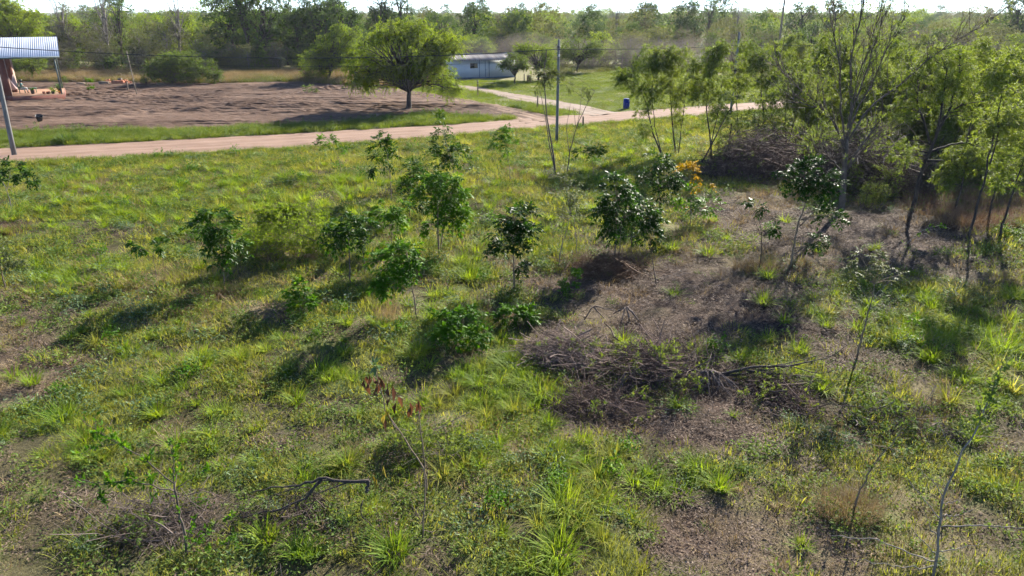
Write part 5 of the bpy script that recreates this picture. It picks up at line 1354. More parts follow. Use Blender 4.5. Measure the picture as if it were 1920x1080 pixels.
sapling('sapling', 'sparse crooked sapling right of the fallen trunk', [[(1606, 672), (1618, 620), (1632, 570), (1640, 530)], [(1634, 560), (1660, 530), (1690, 510)], [(1634, 565), (1610, 530), (1590, 510)]], [(1615, 500, 40, 22, 0.6), (1660, 510, 36, 24, 0.5), (1630, 480, 30, 18, 0.5)], 70, 'leaf_grey', 'bark_tan', sr=0.024, ll=0.07, lw=0.038, rl=0.22)
sapling('leafy_seedling', 'small bright broad-leaved plant in the middle grass left of the crooked stem', [[(568, 594), (562, 570), (560, 545)]], [(560, 545, 22, 16), (585, 570, 18, 12), (562, 568, 16, 14)], 46, 'leaf_bright', sr=0.012, ll=0.12, lw=0.06, rl=0.22, pairs=3)
sapling('leafy_seedling', 'bright green small plant on bare earth below the brown heap', [[(1066, 550), (1068, 540), (1072, 528)]], [(1078, 522, 12, 14), (1062, 538, 20, 10)], 30, 'leaf_bright', sr=0.012, ll=0.11, lw=0.06, rl=0.18, pairs=3)
sapling('leafy_shrub', 'low bright leafy shrub left of the broken dead stump', [[(975, 610), (970, 595), (968, 585)], [(975, 610), (995, 592)]], [(975, 585, 34, 14), (950, 590, 24, 14), (1000, 588, 20, 12)], 70, 'leaf_bright', sr=0.012, ll=0.13, lw=0.06, rl=0.28, cat='shrub')
sapling('leafy_shrub', 'spreading bright leafy shrub in the middle of the clearing beside tall grass', [[(870, 655), (865, 630), (868, 605)], [(870, 655), (895, 625)], [(870, 655), (840, 630)]], [(870, 600, 30, 20), (850, 625, 36, 22), (885, 630, 26, 18), (825, 610, 26, 18)], 110, 'leaf_bright', sr=0.012, ll=0.13, lw=0.06, rl=0.3, cat='shrub')
sapling('palm_seedling', 'young pale green palm in the ploughed field near the house', [[(165, 176), (165, 166), (164, 160)]], [(164, 160, 14, 12)], 8, 'leaf_bright', sr=0.04, ll=0.3, lw=0.05, rl=0.7, pairs=6, cat='palm', group='small plants on the field', droop=0.7, upd=1.6)
for px, py, lb in ((575, 172, 'upright weed in the field left of the big tree shadow'), (586, 174, 'second upright weed in the field next to the taller one'), (120, 155, 'young plant behind the veranda post')):
    sapling('field_weed', lb, [[(px, py), (px, py - 10)]], [(px, py - 10, 6, 9)], 22, 'weed', sr=0.012, ll=0.16, lw=0.07, rl=0.3, pairs=3, cat='weed', group='small plants on the field')
# twin-stemmed thin tree with hanging pods
def pods(wood, leaf, o, Y):
    for px, py in ((1005, 168), (1065, 168), (1105, 166), (1104, 178), (1040, 130)):
        p_ = W(px, py, Y) - o; n = 5
        leaf.leaves(p_ + R.normal(0, 0.06, (n, 3)), np.array([0, 0, -1.0]) + R.normal(0, 0.25, (n, 3)), 0.32, 0.09, 0.1, tint=0.3)


sapling('thin_tree', 'thin twin-stemmed tree with sparse top in front of the slim concrete pole', [[(1042, 328), (1036, 280), (1026, 225), (1022, 180), (1020, 130), (1025, 95)], [(1042, 326), (1030, 270), (1022, 215), (1012, 170)]], [(1022, 140, 18, 18), (1038, 145, 12, 16), (1012, 150, 14, 12)], 60, 'leaf_grey', 'bark', sr=0.045, ll=0.14, lw=0.055, rl=0.3, cat='tree', extra=pods)
sapling('thin_tree', 'spindly bare stem leaning right beside the slim concrete pole', [[(1063, 326), (1068, 285), (1080, 240), (1100, 195), (1115, 170)], [(1068, 290), (1062, 240), (1070, 190)], [(1080, 240), (1075, 200)], [(1070, 275), (1085, 225), (1092, 160)]], [(1070, 150, 22, 14, 0.5), (1100, 165, 14, 12, 0.4)], 22, 'leaf_grey', 'bark', sr=0.028, ll=0.12, lw=0.05, cat='tree', extra=None)

# foreground specials
def small_leafy_branch(wood, leaf, pts, r0, r1, o, n, ll, lw, tint=None, spread=0.5):
    q = resample(np.array(pts) - o, 14)
    q[1:-1] += R.normal(0, 0.012, (12, 3))
    wood.tubes(q, np.linspace(r0, r1, 14)[None], 5)
    if n:
        n = int(n * 0.7); ns = max(3, n // 9)
        # short side twigs carry the leaves in loose sprays
        u = R.uniform(1.5, 12.9, ns); i = u.astype(int); st_ = q[i] + (q[i + 1] - q[i]) * (u - i)[:, None]
        dv = nrm(nrm(q[i + 1] - q[i]) * 0.7 + R.normal(0, 0.6, (ns, 3)) + [0, 0, 0.25]); tl = R.uniform(0.5, 2.6, ns)[:, None] * ll
        wood.tubes(np.stack([st_, st_ + dv * tl * 0.5, st_ + dv * tl + [0, 0, -0.01]], 1), np.broadcast_to([0.004, 0.003, 0.0015], (ns, 3)), 3, cap=False)
        k_ = R.integers(0, ns, n); pos = st_[k_] + dv[k_] * tl[k_] * R.uniform(0.15, 1.0, (n, 1))
        d = dv[k_] * 0.5 + R.normal(0, 0.6, (n, 3)) + [0, 0, 0.15]
        leaf.leaves(pos, d, ll * R.uniform(0.5, 1.3, n), lw * R.uniform(0.6, 1.25, n), 0.15, tint=tint)
    return q


def special(name, label, base, branches, leafm, bark, cat, group=None, extra=None):
    b = G(*base); Y = b[1]; o = np.array([b[0], b[1], 0.0])
    root = empty(name, (b[0], b[1], zg(b[0], b[1]) - 0.02), label, cat, group)
    wood, leaf = MB(), MB()
    for poly, r0, r1, n, ll, lw in branches:
        small_leafy_branch(wood, leaf, [W(x, y, Y + dy) for x, y, dy in poly], r0, r1, o, n, ll, lw)
    wood.build('stem', M[bark], root, True)
    if leaf.n: leaf.build('foliage', M[leafm], root)
    if extra: extra(root, o, Y)
    return root


special('thorny_shrub', 'thorny shrub with long leafy side shoots in the lower left foreground', (350, 1035),
        [([(350, 1035, 0), (342, 980, 0), (330, 930, 0), (325, 895, 0)], 0.026, 0.014, 34, 0.088, 0.037), ([(330, 915, 0), (250, 892, -0.1), (180, 897, -0.2), (120, 885, -0.3)], 0.012, 0.004, 255, 0.106, 0.048), ([(325, 897, 0), (270, 850, 0.2), (215, 820, 0.4), (150, 775, 0.6)], 0.012, 0.004, 221, 0.106, 0.048),
         ([(325, 895, 0), (322, 860, 0), (318, 815, 0.1)], 0.01, 0.004, 136, 0.094, 0.043), ([(330, 905, 0), (370, 880, 0.1), (400, 860, 0.3)], 0.008, 0.003, 51, 0.075, 0.037), ([(215, 822, 0.4), (170, 830, 0.3), (150, 845, 0.2)], 0.006, 0.003, 85, 0.094, 0.043), ([(185, 897, -0.2), (180, 915, -0.3), (190, 930, -0.4)], 0.006, 0.003, 68, 0.094, 0.043),
         ([(350, 1020, 0), (390, 990, 0.1), (430, 960, 0.2)], 0.008, 0.003, 153, 0.075, 0.037), ([(350, 1025, 0), (400, 1020, -0.1), (440, 1000, -0.1)], 0.008, 0.003, 153, 0.075, 0.037), ([(345, 1010, 0), (360, 970, -0.2), (385, 945, -0.3)], 0.008, 0.003, 102, 0.075, 0.037), ([(350, 1080, -0.2), (310, 1010, 0), (262, 960, 0.1)], 0.009, 0.004, 0, 0, 0)], 'leaf_bright', 'bark', 'shrub')


def dead_leaves(root, o, Y):
    for px, py, n, mt in ((690, 722, 6, 'leaf_brown'), (705, 728, 6, 'leaf_brown'), (733, 748, 3, 'leaf_brown'), (745, 768, 3, 'leaf_brown'), (727, 792, 2, 'leaf_mustard'), (778, 775, 3, 'leaf_brown'), (788, 770, 2, 'leaf_brown'), (712, 810, 1, 'leaf_brown'), (706, 905, 3, 'leaf_mustard')):
        for _ in range(n):
            lf = MB(); p_ = W(px + R.normal(0, 5), py - 14 + R.normal(0, 5), Y) - o
            lf.leaves(p_[None] + R.normal(0, 0.03, (1, 3)), np.array([[0, 0, -1.0]]) + R.normal(0, 0.22, (1, 3)), 0.27 * R.uniform(0.7, 1.15), 0.085 * R.uniform(0.7, 1.2), 0.3, curl=0.2)
            lf.build('leaf', M[mt], root)
    lf = MB(); p_ = W(703, 690, Y) - o
    lf.leaves(np.repeat(p_[None], 14, 0) + R.normal(0, 0.02, (14, 3)), rand_dir(14, 0.4), 0.19, 0.06, 0.2); lf.build('top_leaves', M['weed_blue'], root)


special('withered_stalk', 'tall crooked stalk with hanging withered brown leaves in the foreground', (800, 935), [([(800, 935, 0), (797, 890, 0), (775, 850, 0), (745, 810, 0), (720, 760, 0), (703, 690, 0)], 0.017, 0.008, 0, 0, 0), ([(720, 760, 0), (735, 750, 0), (745, 755, 0)], 0.006, 0.003, 0, 0, 0)], 'leaf_brown', 'bark_tan', 'stalk', extra=dead_leaves)
special('withered_stalk', 'straight thin brown stalk right of the crooked withered one', (792, 1015), [([(792, 1015, 0), (796, 940, 0), (797, 860, 0), (785, 770, 0)], 0.015, 0.007, 0, 0, 0), ([(794, 985, 0), (775, 950, 0), (768, 930, 0)], 0.008, 0.003, 0, 0, 0), ([(796, 930, 0), (800, 880, 0.1), (806, 840, 0.1)], 0.006, 0.003, 0, 0, 0)], 'leaf_brown', 'bark_tan', 'stalk')
special('crooked_sapling', 'crooked bare-armed sapling with a dark leafy tip in the lower right corner', (1750, 1085),
        [([(1750, 1085, 0), (1758, 1020, 0), (1768, 960, 0), (1768, 920, 0), (1790, 880, 0), (1800, 845, 0), (1822, 818, 0)], 0.0238, 0.0119, 0, 0, 0), ([(1822, 818, 0), (1840, 780, 0.1), (1862, 730, 0.3), (1880, 680, 0.4)], 0.0119, 0.0054, 330, 0.085, 0.05), ([(1766, 983, 0), (1840, 980, 0), (1920, 985, 0)], 0.0119, 0.0065, 14, 0.06, 0.03), ([(1762, 1028, 0), (1810, 1022, 0), (1850, 1012, 0)], 0.0097, 0.0043, 8, 0.06, 0.03),
         ([(1755, 1048, 0), (1700, 1030, -0.1), (1640, 1005, -0.1), (1560, 1000, -0.1)], 0.0130, 0.0054, 14, 0.06, 0.03), ([(1762, 1040, 0), (1730, 1010, 0), (1708, 985, 0)], 0.0086, 0.0043, 6, 0.06, 0.03), ([(1764, 1000, 0), (1745, 985, 0), (1735, 955, 0)], 0.0086, 0.0033, 8, 0.05, 0.03), ([(1768, 970, 0), (1740, 940, 0.1), (1700, 890, 0.3)], 0.0097, 0.0043, 20, 0.055, 0.03),
         ([(1768, 960, 0), (1800, 962, 0), (1825, 950, 0)], 0.0086, 0.0043, 20, 0.055, 0.03), ([(1768, 925, 0), (1755, 900, 0.1), (1720, 870, 0.2)], 0.0076, 0.0033, 26, 0.055, 0.03), ([(1770, 938, 0), (1800, 935, 0)], 0.0076, 0.0043, 6, 0.05, 0.03), ([(1755, 1056, 0), (1690, 1060, -0.2), (1610, 1045, -0.2)], 0.0097, 0.0043, 20, 0.05, 0.03), ([(1800, 850, 0), (1775, 820, 0.2), (1760, 780, 0.3)], 0.0065, 0.0033, 26, 0.05, 0.03)], 'weed', 'bark_grey', 'sapling')
special('leaning_sapling', 'slender leaning sapling rising from the blond grass clump at lower right', (1598, 965), [([(1598, 965, 0), (1612, 920, 0), (1640, 870, 0), (1665, 840, 0), (1692, 812, 0)], 0.02, 0.007, 8, 0.05, 0.03), ([(1663, 843, 0), (1620, 832, 0), (1570, 812, 0.1)], 0.008, 0.003, 16, 0.05, 0.03), ([(1650, 860, 0), (1620, 890, -0.2), (1580, 880, -0.2)], 0.007, 0.003, 40, 0.055, 0.03), ([(1665, 842, 0), (1690, 850, 0.1), (1710, 880, 0.1)], 0.007, 0.003, 30, 0.055, 0.03), ([(1690, 815, 0), (1680, 805, 0), (1680, 800, 0)], 0.004, 0.002, 6, 0.05, 0.03), ([(1612, 925, 0), (1580, 905, 0), (1540, 890, 0)], 0.006, 0.003, 50, 0.055, 0.03)], 'weed', 'bark_tan', 'sapling')
special('bent_branch', 'bent pale branch with yellow-green leaves in front of the dark forked tree', (1690, 462), [([(1690, 462, 0), (1712, 446, 0), (1735, 428, 0.1), (1760, 420, 0.2), (1782, 427, 0.3)], 0.018, 0.006, 120, 0.11, 0.06), ([(1700, 455, 0), (1690, 470, -0.2), (1680, 478, -0.2)], 0.008, 0.004, 20, 0.1, 0.06)], 'leaf_bright', 'twig_pale', 'branch')
special('fallen_leafy_bough', 'felled feathery bough lying behind the bushy dark sapling', (540, 495), [([(640, 470, 0.5), (560, 440, 0.3), (500, 415, 0), (460, 420, -0.3)], 0.02, 0.006, 0, 0, 0)], 'feather', 'bark', 'bough')
o_b = [c for c in col.objects if c.name.startswith('fallen_leafy_bough')][0]
w_, l_ = MB(), MB(); b = G(540, 495)
for px, py, rr in ((485, 452, 0.8), (520, 425, 0.95), (560, 430, 1.0), (605, 445, 0.9), (465, 470, 0.6), (545, 465, 1.0), (595, 472, 0.9), (630, 462, 0.7), (510, 478, 0.7), (565, 405, 0.6), (535, 400, 0.5), (500, 410, 0.5)):
    p_ = W(px, py, b[1] + R.uniform(-0.2, 1.2)) - b; p_[2] = max(p_[2], 0.3)
    twig_cluster(w_, l_, p_ + [0, 0, 0.15], (rr * 1.35, rr, rr * 0.75), 70, 22, 0.13, 0.034, 0.3, 0.4, twr=0.005, tint=R.random())
twig_heap(w_, np.array(W(500, 455, b[1]) - b) * [1, 1, 0], (0.6, 0.5, 1.0), 110, 0.8, 0.005)
w_.build('twigs', M['brush_purple'], o_b); l_.build('fronds', M['algarrobo'], o_b)

# ------------------------------------------------------------------ grass and ground cover
def tuft_mesh(name, n, r, ln, wd, lean, curve, mat, segs=(0, 0.35, 0.7, 1.0), jitter=0.35):
    mb = MB()
    a = R.uniform(0, 6.283, n); q = np.sqrt(R.random(n)) * r
    pos = np.stack([np.cos(a) * q, np.sin(a) * q, np.full(n, -0.02)], 1)
    az = a + R.normal(0, 0.7, n)
    mb.blades(pos, az, ln * R.uniform(1 - jitter * 1.4, 1 + jitter, n), wd * R.uniform(0.7, 1.25, n), np.clip(lean * R.uniform(0.2, 1.5, n), 0, 0.9), curve * R.uniform(0.2, 1.5, n), segs=segs)
    return mb.mesh(name, mat)


def weed_mesh(name, n, r, h_, ll, lw, mat, stems=6):
    mb = MB()
    for _ in range(stems):
        a = R.uniform(0, 6.283); q = r * math.sqrt(R.random()); c = np.array([math.cos(a) * q, math.sin(a) * q, 0])
        k = n // stems; z = R.uniform(0.1, 1, k) * h_ * R.uniform(0.5, 1.2)
        off = R.normal(0, 0.045, (k, 3)) + np.stack([np.zeros(k), np.zeros(k), z], 1)
        off[:, :2] *= (1 + 1.4 * (1 - z / h_))[:, None]
        d = rand_dir(k, 0.15); d[:, 2] *= 0.6
        mb.leaves(c + off, d, ll * R.uniform(0.6, 1.3, k), lw * R.uniform(0.7, 1.2, k), 0.15)
    return mb.mesh(name, mat)


def litter_mesh(name, n, r, mat):
    mb = MB()
    a = R.uniform(0, 6.283, n); q = np.sqrt(R.random(n)) * r
    pos = np.stack([np.cos(a) * q, np.sin(a) * q, R.uniform(0.002, 0.035, n)], 1)
    d = R.normal(0, 1, (n, 3)); d[:, 2] *= 0.12
    long_ = R.random(n) < 0.6
    mb.leaves(pos, d, np.where(long_, R.uniform(0.12, 0.3, n), R.uniform(0.04, 0.08, n)), np.where(long_, 0.008, 0.035), 0.1, up=np.array([0, 0, 1.0]) + R.normal(0, 0.3, (n, 3)))
    return mb.mesh(name, mat)


def scatter_group():
    ng = bpy.data.node_groups.new('scatter', 'GeometryNodeTree')
    ng.interface.new_socket('Geometry', in_out='INPUT', socket_type='NodeSocketGeometry')
    ng.interface.new_socket('Object', in_out='INPUT', socket_type='NodeSocketObject')
    ng.interface.new_socket('Geometry', in_out='OUTPUT', socket_type='NodeSocketGeometry')
    gi = ng.nodes.new('NodeGroupInput'); go = ng.nodes.new('NodeGroupOutput')
    ip = ng.nodes.new('GeometryNodeInstanceOnPoints'); oi = ng.nodes.new('GeometryNodeObjectInfo'); oi.inputs['As Instance'].default_value = True
    a1 = ng.nodes.new('GeometryNodeInputNamedAttribute'); a1.data_type = 'FLOAT_VECTOR'; a1.inputs[0].default_value = 'rot'
    a2 = ng.nodes.new('GeometryNodeInputNamedAttribute'); a2.data_type = 'FLOAT_VECTOR'; a2.inputs[0].default_value = 'scl'
    L = ng.links
    L.new(gi.outputs[0], ip.inputs['Points']); L.new(gi.outputs[1], oi.inputs['Object']); L.new(oi.outputs['Geometry'], ip.inputs['Instance'])
    L.new(a1.outputs['Attribute'], ip.inputs['Rotation']); L.new(a2.outputs['Attribute'], ip.inputs['Scale']); L.new(ip.outputs[0], go.inputs[0])
    return ng, ng.interface.items_tree


SCAT, _it = scatter_group()
OBJ_ID = [i.identifier for i in SCAT.interface.items_tree if i.name == 'Object'][0]


def scatter(name, mesh, x, y, s, label, cat, z=None, sz=None, tilt=0.08):
    n = len(x)
    z = zground(x, y) if z is None else z
    me = bpy.data.meshes.new(name); me.vertices.add(n); me.vertices.foreach_set('co', np.stack([x, y, z], 1).astype(np.float32).ravel())
    rot = np.stack([R.normal(0, tilt, n), R.normal(0, tilt, n), R.uniform(0, 6.283, n)], 1)
    sc_ = np.stack([s, s, s if sz is None else sz], 1)
    for nm, v in (('rot', rot), ('scl', sc_)):
        at = me.attributes.new(nm, 'FLOAT_VECTOR', 'POINT'); at.data.foreach_set('vector', v.astype(np.float32).ravel())
    o = bpy.data.objects.new(name, me); col.objects.link(o)
    pr = bpy.data.objects.new(name + '_patch', mesh)
    md = o.modifiers.new('scatter', 'NODES'); md.node_group = SCAT; md[OBJ_ID] = pr
    tag(o, label, cat, None, 'stuff')
    return o


def region(n, y0, y1, margin=5.5):
    """random ground points over the visible wedge, thinned with distance"""
    y = R.uniform(y0, y1, n); x = R.uniform(-1, 1, n) * (0.735 * (y * 0.932 + 3.1) + margin)
    keep = R.random(n) < (0.735 * (y * 0.932 + 3.1) + margin) / (0.735 * (y1 * 0.932 + 3.1) + margin)
    return x[keep], y[keep]


def off_bare(x, y):
    return ~(in_poly(x, y, road_poly) | in_poly(x, y, field_poly) | in_poly(x, y, track_poly) | in_poly(x, y, path_poly))


SEG3 = (0, 0.5, 1.0)
me_grass = [tuft_mesh('grass_a', 55, 0.34, 0.15, 0.015, 0.5, 0.45, M['grass'], SEG3), tuft_mesh('grass_b', 46, 0.34, 0.21, 0.015, 0.45, 0.45, M['grass'], SEG3)]
me_weed = [weed_mesh('weed_a', 90, 0.30, 0.12, 0.060, 0.032, M['weed'], 9), weed_mesh('weed_b', 80, 0.28, 0.20, 0.068, 0.036, M['weed'], 6)]
me_blue = weed_mesh('weed_c', 80, 0.30, 0.14, 0.11, 0.03, M['weed_blue'], 8)
me_lit = litter_mesh('litter_a', 90, 0.42, M['litter'])
me_dry = tuft_mesh('dry_a', 45, 0.30, 0.28, 0.011, 0.5, 0.5, M['grass_dry'], SEG3)
me_tuft = [tuft_mesh('tuft_a', 150, 0.17, 0.42, 0.021, 0.5, 0.5, M['grass_bright'], jitter=0.55), tuft_mesh('tuft_b', 110, 0.14, 0.34, 0.02, 0.6, 0.5, M['grass_bright'], jitter=0.6), tuft_mesh('tuft_c', 220, 0.25, 0.48, 0.02, 0.5, 0.5, M['grass_bright'], jitter=0.6),
           tuft_mesh('tuft_d', 180, 0.26, 0.30, 0.018, 0.55, 0.4, M['grass_bright'], jitter=0.65), tuft_mesh('tuft_e', 120, 0.12, 0.50, 0.018, 0.42, 0.65, M['grass'], jitter=0.5)]

# the near clearing
def near_pts(n, y0=5.5, y1=62):
    x, y = region(int(n * 1.65), y0, y1)
    k = off_bare(x, y) & (y < np.interp(x, [p_[0] for p_ in road_near], [p_[1] for p_ in road_near]) + 0.2); x, y = x[k], y[k]
    th = R.random(len(x)) < np.clip((17 / y), 0.28, 1)
    return x[th], y[th]


sc_f = lambda y: np.clip((y / 15.0), 0.8, 2.2) ** 0.45
x, y = near_pts(64000); gr, dr_, ba, lu = cover(x, y)
k = R.random(len(x)) < gr ** 2.0 * 0.70
h = R.random(len(x)) < 0.5
for i in (0, 1):
    m = k & (h if i else ~h)
    scatter('grass', me_grass[i], x[m], y[m], sc_f(y[m]) * R.uniform(0.7, 1.25, m.sum()), ('short yellow-green grass spread over the near clearing', 'slightly taller yellow-green grass mixed through the near clearing')[i], 'grass')
x, y = near_pts(30000); gr, dr_, ba, lu = cover(x, y)
wn_ = fbm(x * 0.45, y * 0.45, 51)
k = R.random(len(x)) < np.clip(gr * 1.1 * sstep(0.36, 0.56, wn_) + 0.14 * (1 - ba), 0, 1) * 0.8 * (1 - 0.85 * sstep(0.45, 0.9, ba))
h = R.random(len(x)) < 0.5
for i in (0, 1):
    m = k & (h if i else ~h)
    scatter('weeds', me_weed[i], x[m], y[m], sc_f(y[m]) * R.uniform(0.65, 1.3, m.sum()), ('low small-leaved weeds covering the near clearing', 'taller small-leaved weeds dotted over the near clearing')[i], 'weeds')
x, y = near_pts(12000); gr, dr_, ba, lu = cover(x, y)
m = R.random(len(x)) < np.clip(sstep(0.55, 0.68, fbm(x * 0.4, y * 0.4, 53)), 0, 1) * 0.8 * gr
scatter('weeds', me_blue, x[m], y[m], sc_f(y[m]) * R.uniform(0.7, 1.3, m.sum()), 'blue-green creeping weeds in patches over the near clearing', 'weeds')
x, y = near_pts(30000); gr, dr_, ba, lu = cover(x, y)
m = R.random(len(x)) < np.clip(ba * 1.5 + 0.12, 0, 1) * 0.9
scatter('dead_litter', me_lit, x[m], y[m], sc_f(y[m]) * R.uniform(0.7, 1.2, m.sum()), 'dead leaves and straw lying over the bare earth', 'litter')
def stick_mesh(name, n, r, mat):
    mb = MB(); a = R.uniform(0, 6.283, n); q_ = np.sqrt(R.random(n)) * r
    c = np.stack([np.cos(a) * q_, np.sin(a) * q_, R.uniform(0.01, 0.06, n)], 1); d = R.normal(0, 1, (n, 3)); d[:, 2] *= 0.15; d = nrm(d)
    L_ = R.uniform(0.08, 0.35, n)[:, None, None]; t = np.linspace(-0.5, 0.5, 4)[None, :, None]
    mb.tubes(c[:, None] + d[:, None] * t * L_ + R.normal(0, 0.012, (n, 4, 3)), np.broadcast_to(R.uniform(0.002, 0.007, (n, 1)), (n, 4)), 3, cap=False)
    return mb.mesh(name, mat)


me_stick = stick_mesh('sticks_a', 16, 0.5, M['twig_dry'])
x, y = near_pts(12000); gr, dr_, ba, lu = cover(x, y)
m = R.random(len(x)) < np.clip(ba * 1.1 + 0.05, 0, 1) * 0.7
scatter('dead_twigs', me_stick, x[m], y[m], sc_f(y[m]) * R.uniform(0.6, 1.3, m.sum()), 'broken dead twigs strewn over the bare earth', 'twigs')
x, y = near_pts(9000); gr, dr_, ba, lu = cover(x, y)
m = R.random(len(x)) < np.clip(ba, 0, 1) * 0.30
scatter('weeds', me_weed[0], x[m], y[m], sc_f(y[m]) * R.uniform(0.25, 0.6, m.sum()), 'scattered little weeds sprouting on the bare earth', 'weeds')
x, y = near_pts(24000); gr, dr_, ba, lu = cover(x, y)
m = R.random(len(x)) < np.clip(dr_ * 1.3 + 0.12, 0, 1) * 0.75
scatter('dry_grass', me_dry, x[m], y[m], sc_f(y[m]) * R.uniform(0.6, 1.2, m.sum()), 'thin dry blond grass between the green in the near clearing', 'dry grass')
x, y = near_pts(26000); gr, dr_, ba, lu = cover(x, y)
k = R.random(len(x)) < np.clip(lu * 1.4 + 0.04, 0, 1) * 0.75
h = R.random(len(x)) < 0.6
for i in (0, 1):
    m = k & (h if i else ~h)
    scatter('bunch_grass', me_tuft[i], x[m], y[m], sc_f(y[m]) * R.uniform(0.4, 0.9, m.sum()), ('small bright bunch grass sprouting in the lush patches', 'small flopping bunch grass sprouting in the lush patches')[i], 'grass')

me_wbig = [weed_mesh('weed_d', 190, 0.26, 0.30, 0.075, 0.036, M['weed'], 10), weed_mesh('weed_e', 170, 0.22, 0.32, 0.085, 0.04, M['leaf_bright'], 8), weed_mesh('weed_f', 170, 0.30, 0.30, 0.075, 0.035, M['weed_blue'], 9)]
x, y = near_pts(9000); gr, dr_, ba, lu = cover(x, y)
k = R.random(len(x)) < np.clip(sstep(0.50, 0.66, fbm(x * 0.7, y * 0.7, 57, 3)), 0, 1) * gr * 0.7 * (1 - sstep(0.3, 0.7, ba)) + 0.012
h = R.random(len(x))
for i, (a_, b_) in enumerate(((0, 0.55), (0.55, 0.78), (0.78, 1.01))):
    m = k & (h >= a_) & (h < b_)
    scatter('leafy_weeds', me_wbig[i], x[m], y[m], sc_f(y[m]) * R.uniform(0.5, 1.15, m.sum()), ('lumpy green leafy weeds spread through the near clearing', 'fresh bright leafy weeds spread through the near clearing', 'blue-green leafy weeds spread through the near clearing')[i], 'weeds')

# verge between field and road, verge of the near road edge, lawn, dry meadow behind field
me_verge = tuft_mesh('verge_a', 90, 0.45, 0.45, 0.018, 0.35, 0.4, M['lawn'], SEG3)
me_verge2 = weed_mesh('verge_b', 150, 0.45, 0.6, 0.11, 0.05, M['weed'], 8)
me_lawn = tuft_mesh('lawn_a', 130, 0.9, 0.13, 0.018, 0.5, 0.4, M['lawn'], SEG3)
me_meadow = tuft_mesh('meadow_a', 90, 0.7, 0.75, 0.022, 0.3, 0.35, M['grass_dry'], SEG3)
me_meadow2 = tuft_mesh('meadow_b', 90, 0.7, 0.65, 0.022, 0.3, 0.35, M['wood_pale'], SEG3)


def rim_pts(n, x0, x1, y0, y1): return R.uniform(x0, x1, n), R.uniform(y0, y1, n)


x, y = rim_pts(26000, -62, 4, 42, 70)
fr_y = np.interp(x, [p[0] for p in road_far[:8]], [p[1] for p in road_far[:8]])
m = off_bare(x, y) & (y > fr_y - 0.4) & (y < fr_y + 9) & (R.random(len(x)) < 0.75)
x, y = x[m], y[m]
edge_d = np.clip(y - np.interp(x, [p[0] for p in road_far[:8]], [p[1] for p in road_far[:8]]), 0, 10)
s = R.uniform(0.45, 0.95, len(x)) * (0.55 + 0.7 * fbm(x * 0.3, y * 0.3, 81))
h = R.random(len(x))
m = h < 0.55; scatter('verge_grass', me_verge, x[m], y[m], s[m] * 1.3, 'rough grass on the verge between the field and the road', 'grass')
m = (h >= 0.55) & (fbm(x * 0.35, y * 0.35, 83) > 0.5); scatter('verge_weeds', me_verge2, x[m], y[m], s[m] * 1.2, 'leafy weeds on the verge between the field and the road', 'weeds')
x, y = rim_pts(60000, -40, 34, 37, 68)
nr_y = np.interp(x, [p[0] for p in road_near[:9]], [p[1] for p in road_near[:9]])
m = off_bare(x, y) & (y < nr_y + 0.3) & (y > nr_y - 9) & (R.random(len(x)) < 0.25 + 0.5 * np.exp(-(nr_y - y) / 2.5))
x, y = x[m], y[m]; nr_y = nr_y[m]
s = R.uniform(0.4, 0.8, len(x)) * (0.5 + 0.6 * np.exp(-((nr_y - y) / 1.2) ** 2) * (0.4 + fbm(x * 0.4, y * 0.4, 85)))
scatter('verge_grass', me_verge, x, y, s, 'taller grass along the near edge of the road', 'grass')
x, y = rim_pts(16000, -8, 60, 58, 118)
m = in_poly(x, y, lawn_poly) & off_bare(x, y)
scatter('lawn_grass', me_lawn, x[m], y[m], R.uniform(0.7, 1.3, m.sum()), 'short mown grass of the lawn beyond the road', 'grass')
x, y = rim_pts(5000, -14, 9, 60, 97)
m = off_bare(x, y) & ~in_poly(x, y, lawn_poly) & (R.random(len(x)) < 0.3 + 0.7 * sstep(0.4, 0.6, fbm(x * 0.3, y * 0.3, 89)))
scatter('track_grass', me_lawn, x[m], y[m], R.uniform(0.6, 1.2, m.sum()), 'patchy grass between the earth track and the sand path', 'grass', sz=R.uniform(0.8, 2.2, m.sum()))
x, y = rim_pts(26000, -85, -10, 88, 116)
m = off_bare(x, y) & ~in_poly(x, y, lawn_poly); x, y = x[m], y[m]
# keep house and yard free
hx = (x - HO[0]) * math.cos(HR) + (y - HO[1]) * math.sin(HR); hy = -(x - HO[0]) * math.sin(HR) + (y - HO[1]) * math.cos(HR)
fn_ = fbm(x * 0.12, y * 0.12, 87)
keep = ~((hx > -11) & (hx < 1) & (hy > -1) & (hy < 9)) & ~((x > -9) & (x < 2) & (y > 92) & (y < 108))
m = keep & (fn_ > 0.44) & (R.random(len(x)) < 0.35); scatter('meadow_grass', me_meadow, x[m], y[m], R.uniform(0.5, 1.2, m.sum()), 'tall dry blond grass behind the ploughed field', 'dry grass')
m = keep & (fn_ < 0.58) & (R.random(len(x)) < 0.3); scatter('meadow_grass', me_meadow2, x[m], y[m], R.uniform(0.5, 1.3, m.sum()), 'tall green grass behind the ploughed field', 'grass')
x, y = rim_pts(9000, 6, 110, 62, 125)
m = off_bare(x, y) & ~in_poly(x, y, lawn_poly) & (y > 66 + (x - 20) * 0.4) & (R.random(len(x)) < 0.6)
scatter('meadow_grass', me_meadow2, x[m], y[m], R.uniform(0.5, 1.2, m.sum()), 'tall grass among the feathery trees beyond the road', 'grass')
x, y = rim_pts(9000, 13, 46, 29, 62)
m = off_bare(x, y) & (x > 19) & (y < 34 + (x - 19) * 0.5) & (y < np.interp(x, [p[0] for p in road_near], [p[1] for p in road_near]) - 1) & (R.random(len(x)) < 0.5)
me_under = tuft_mesh('under_a', 70, 0.5, 0.7, 0.014, 0.4, 0.45, M['grass_brown'], SEG3)
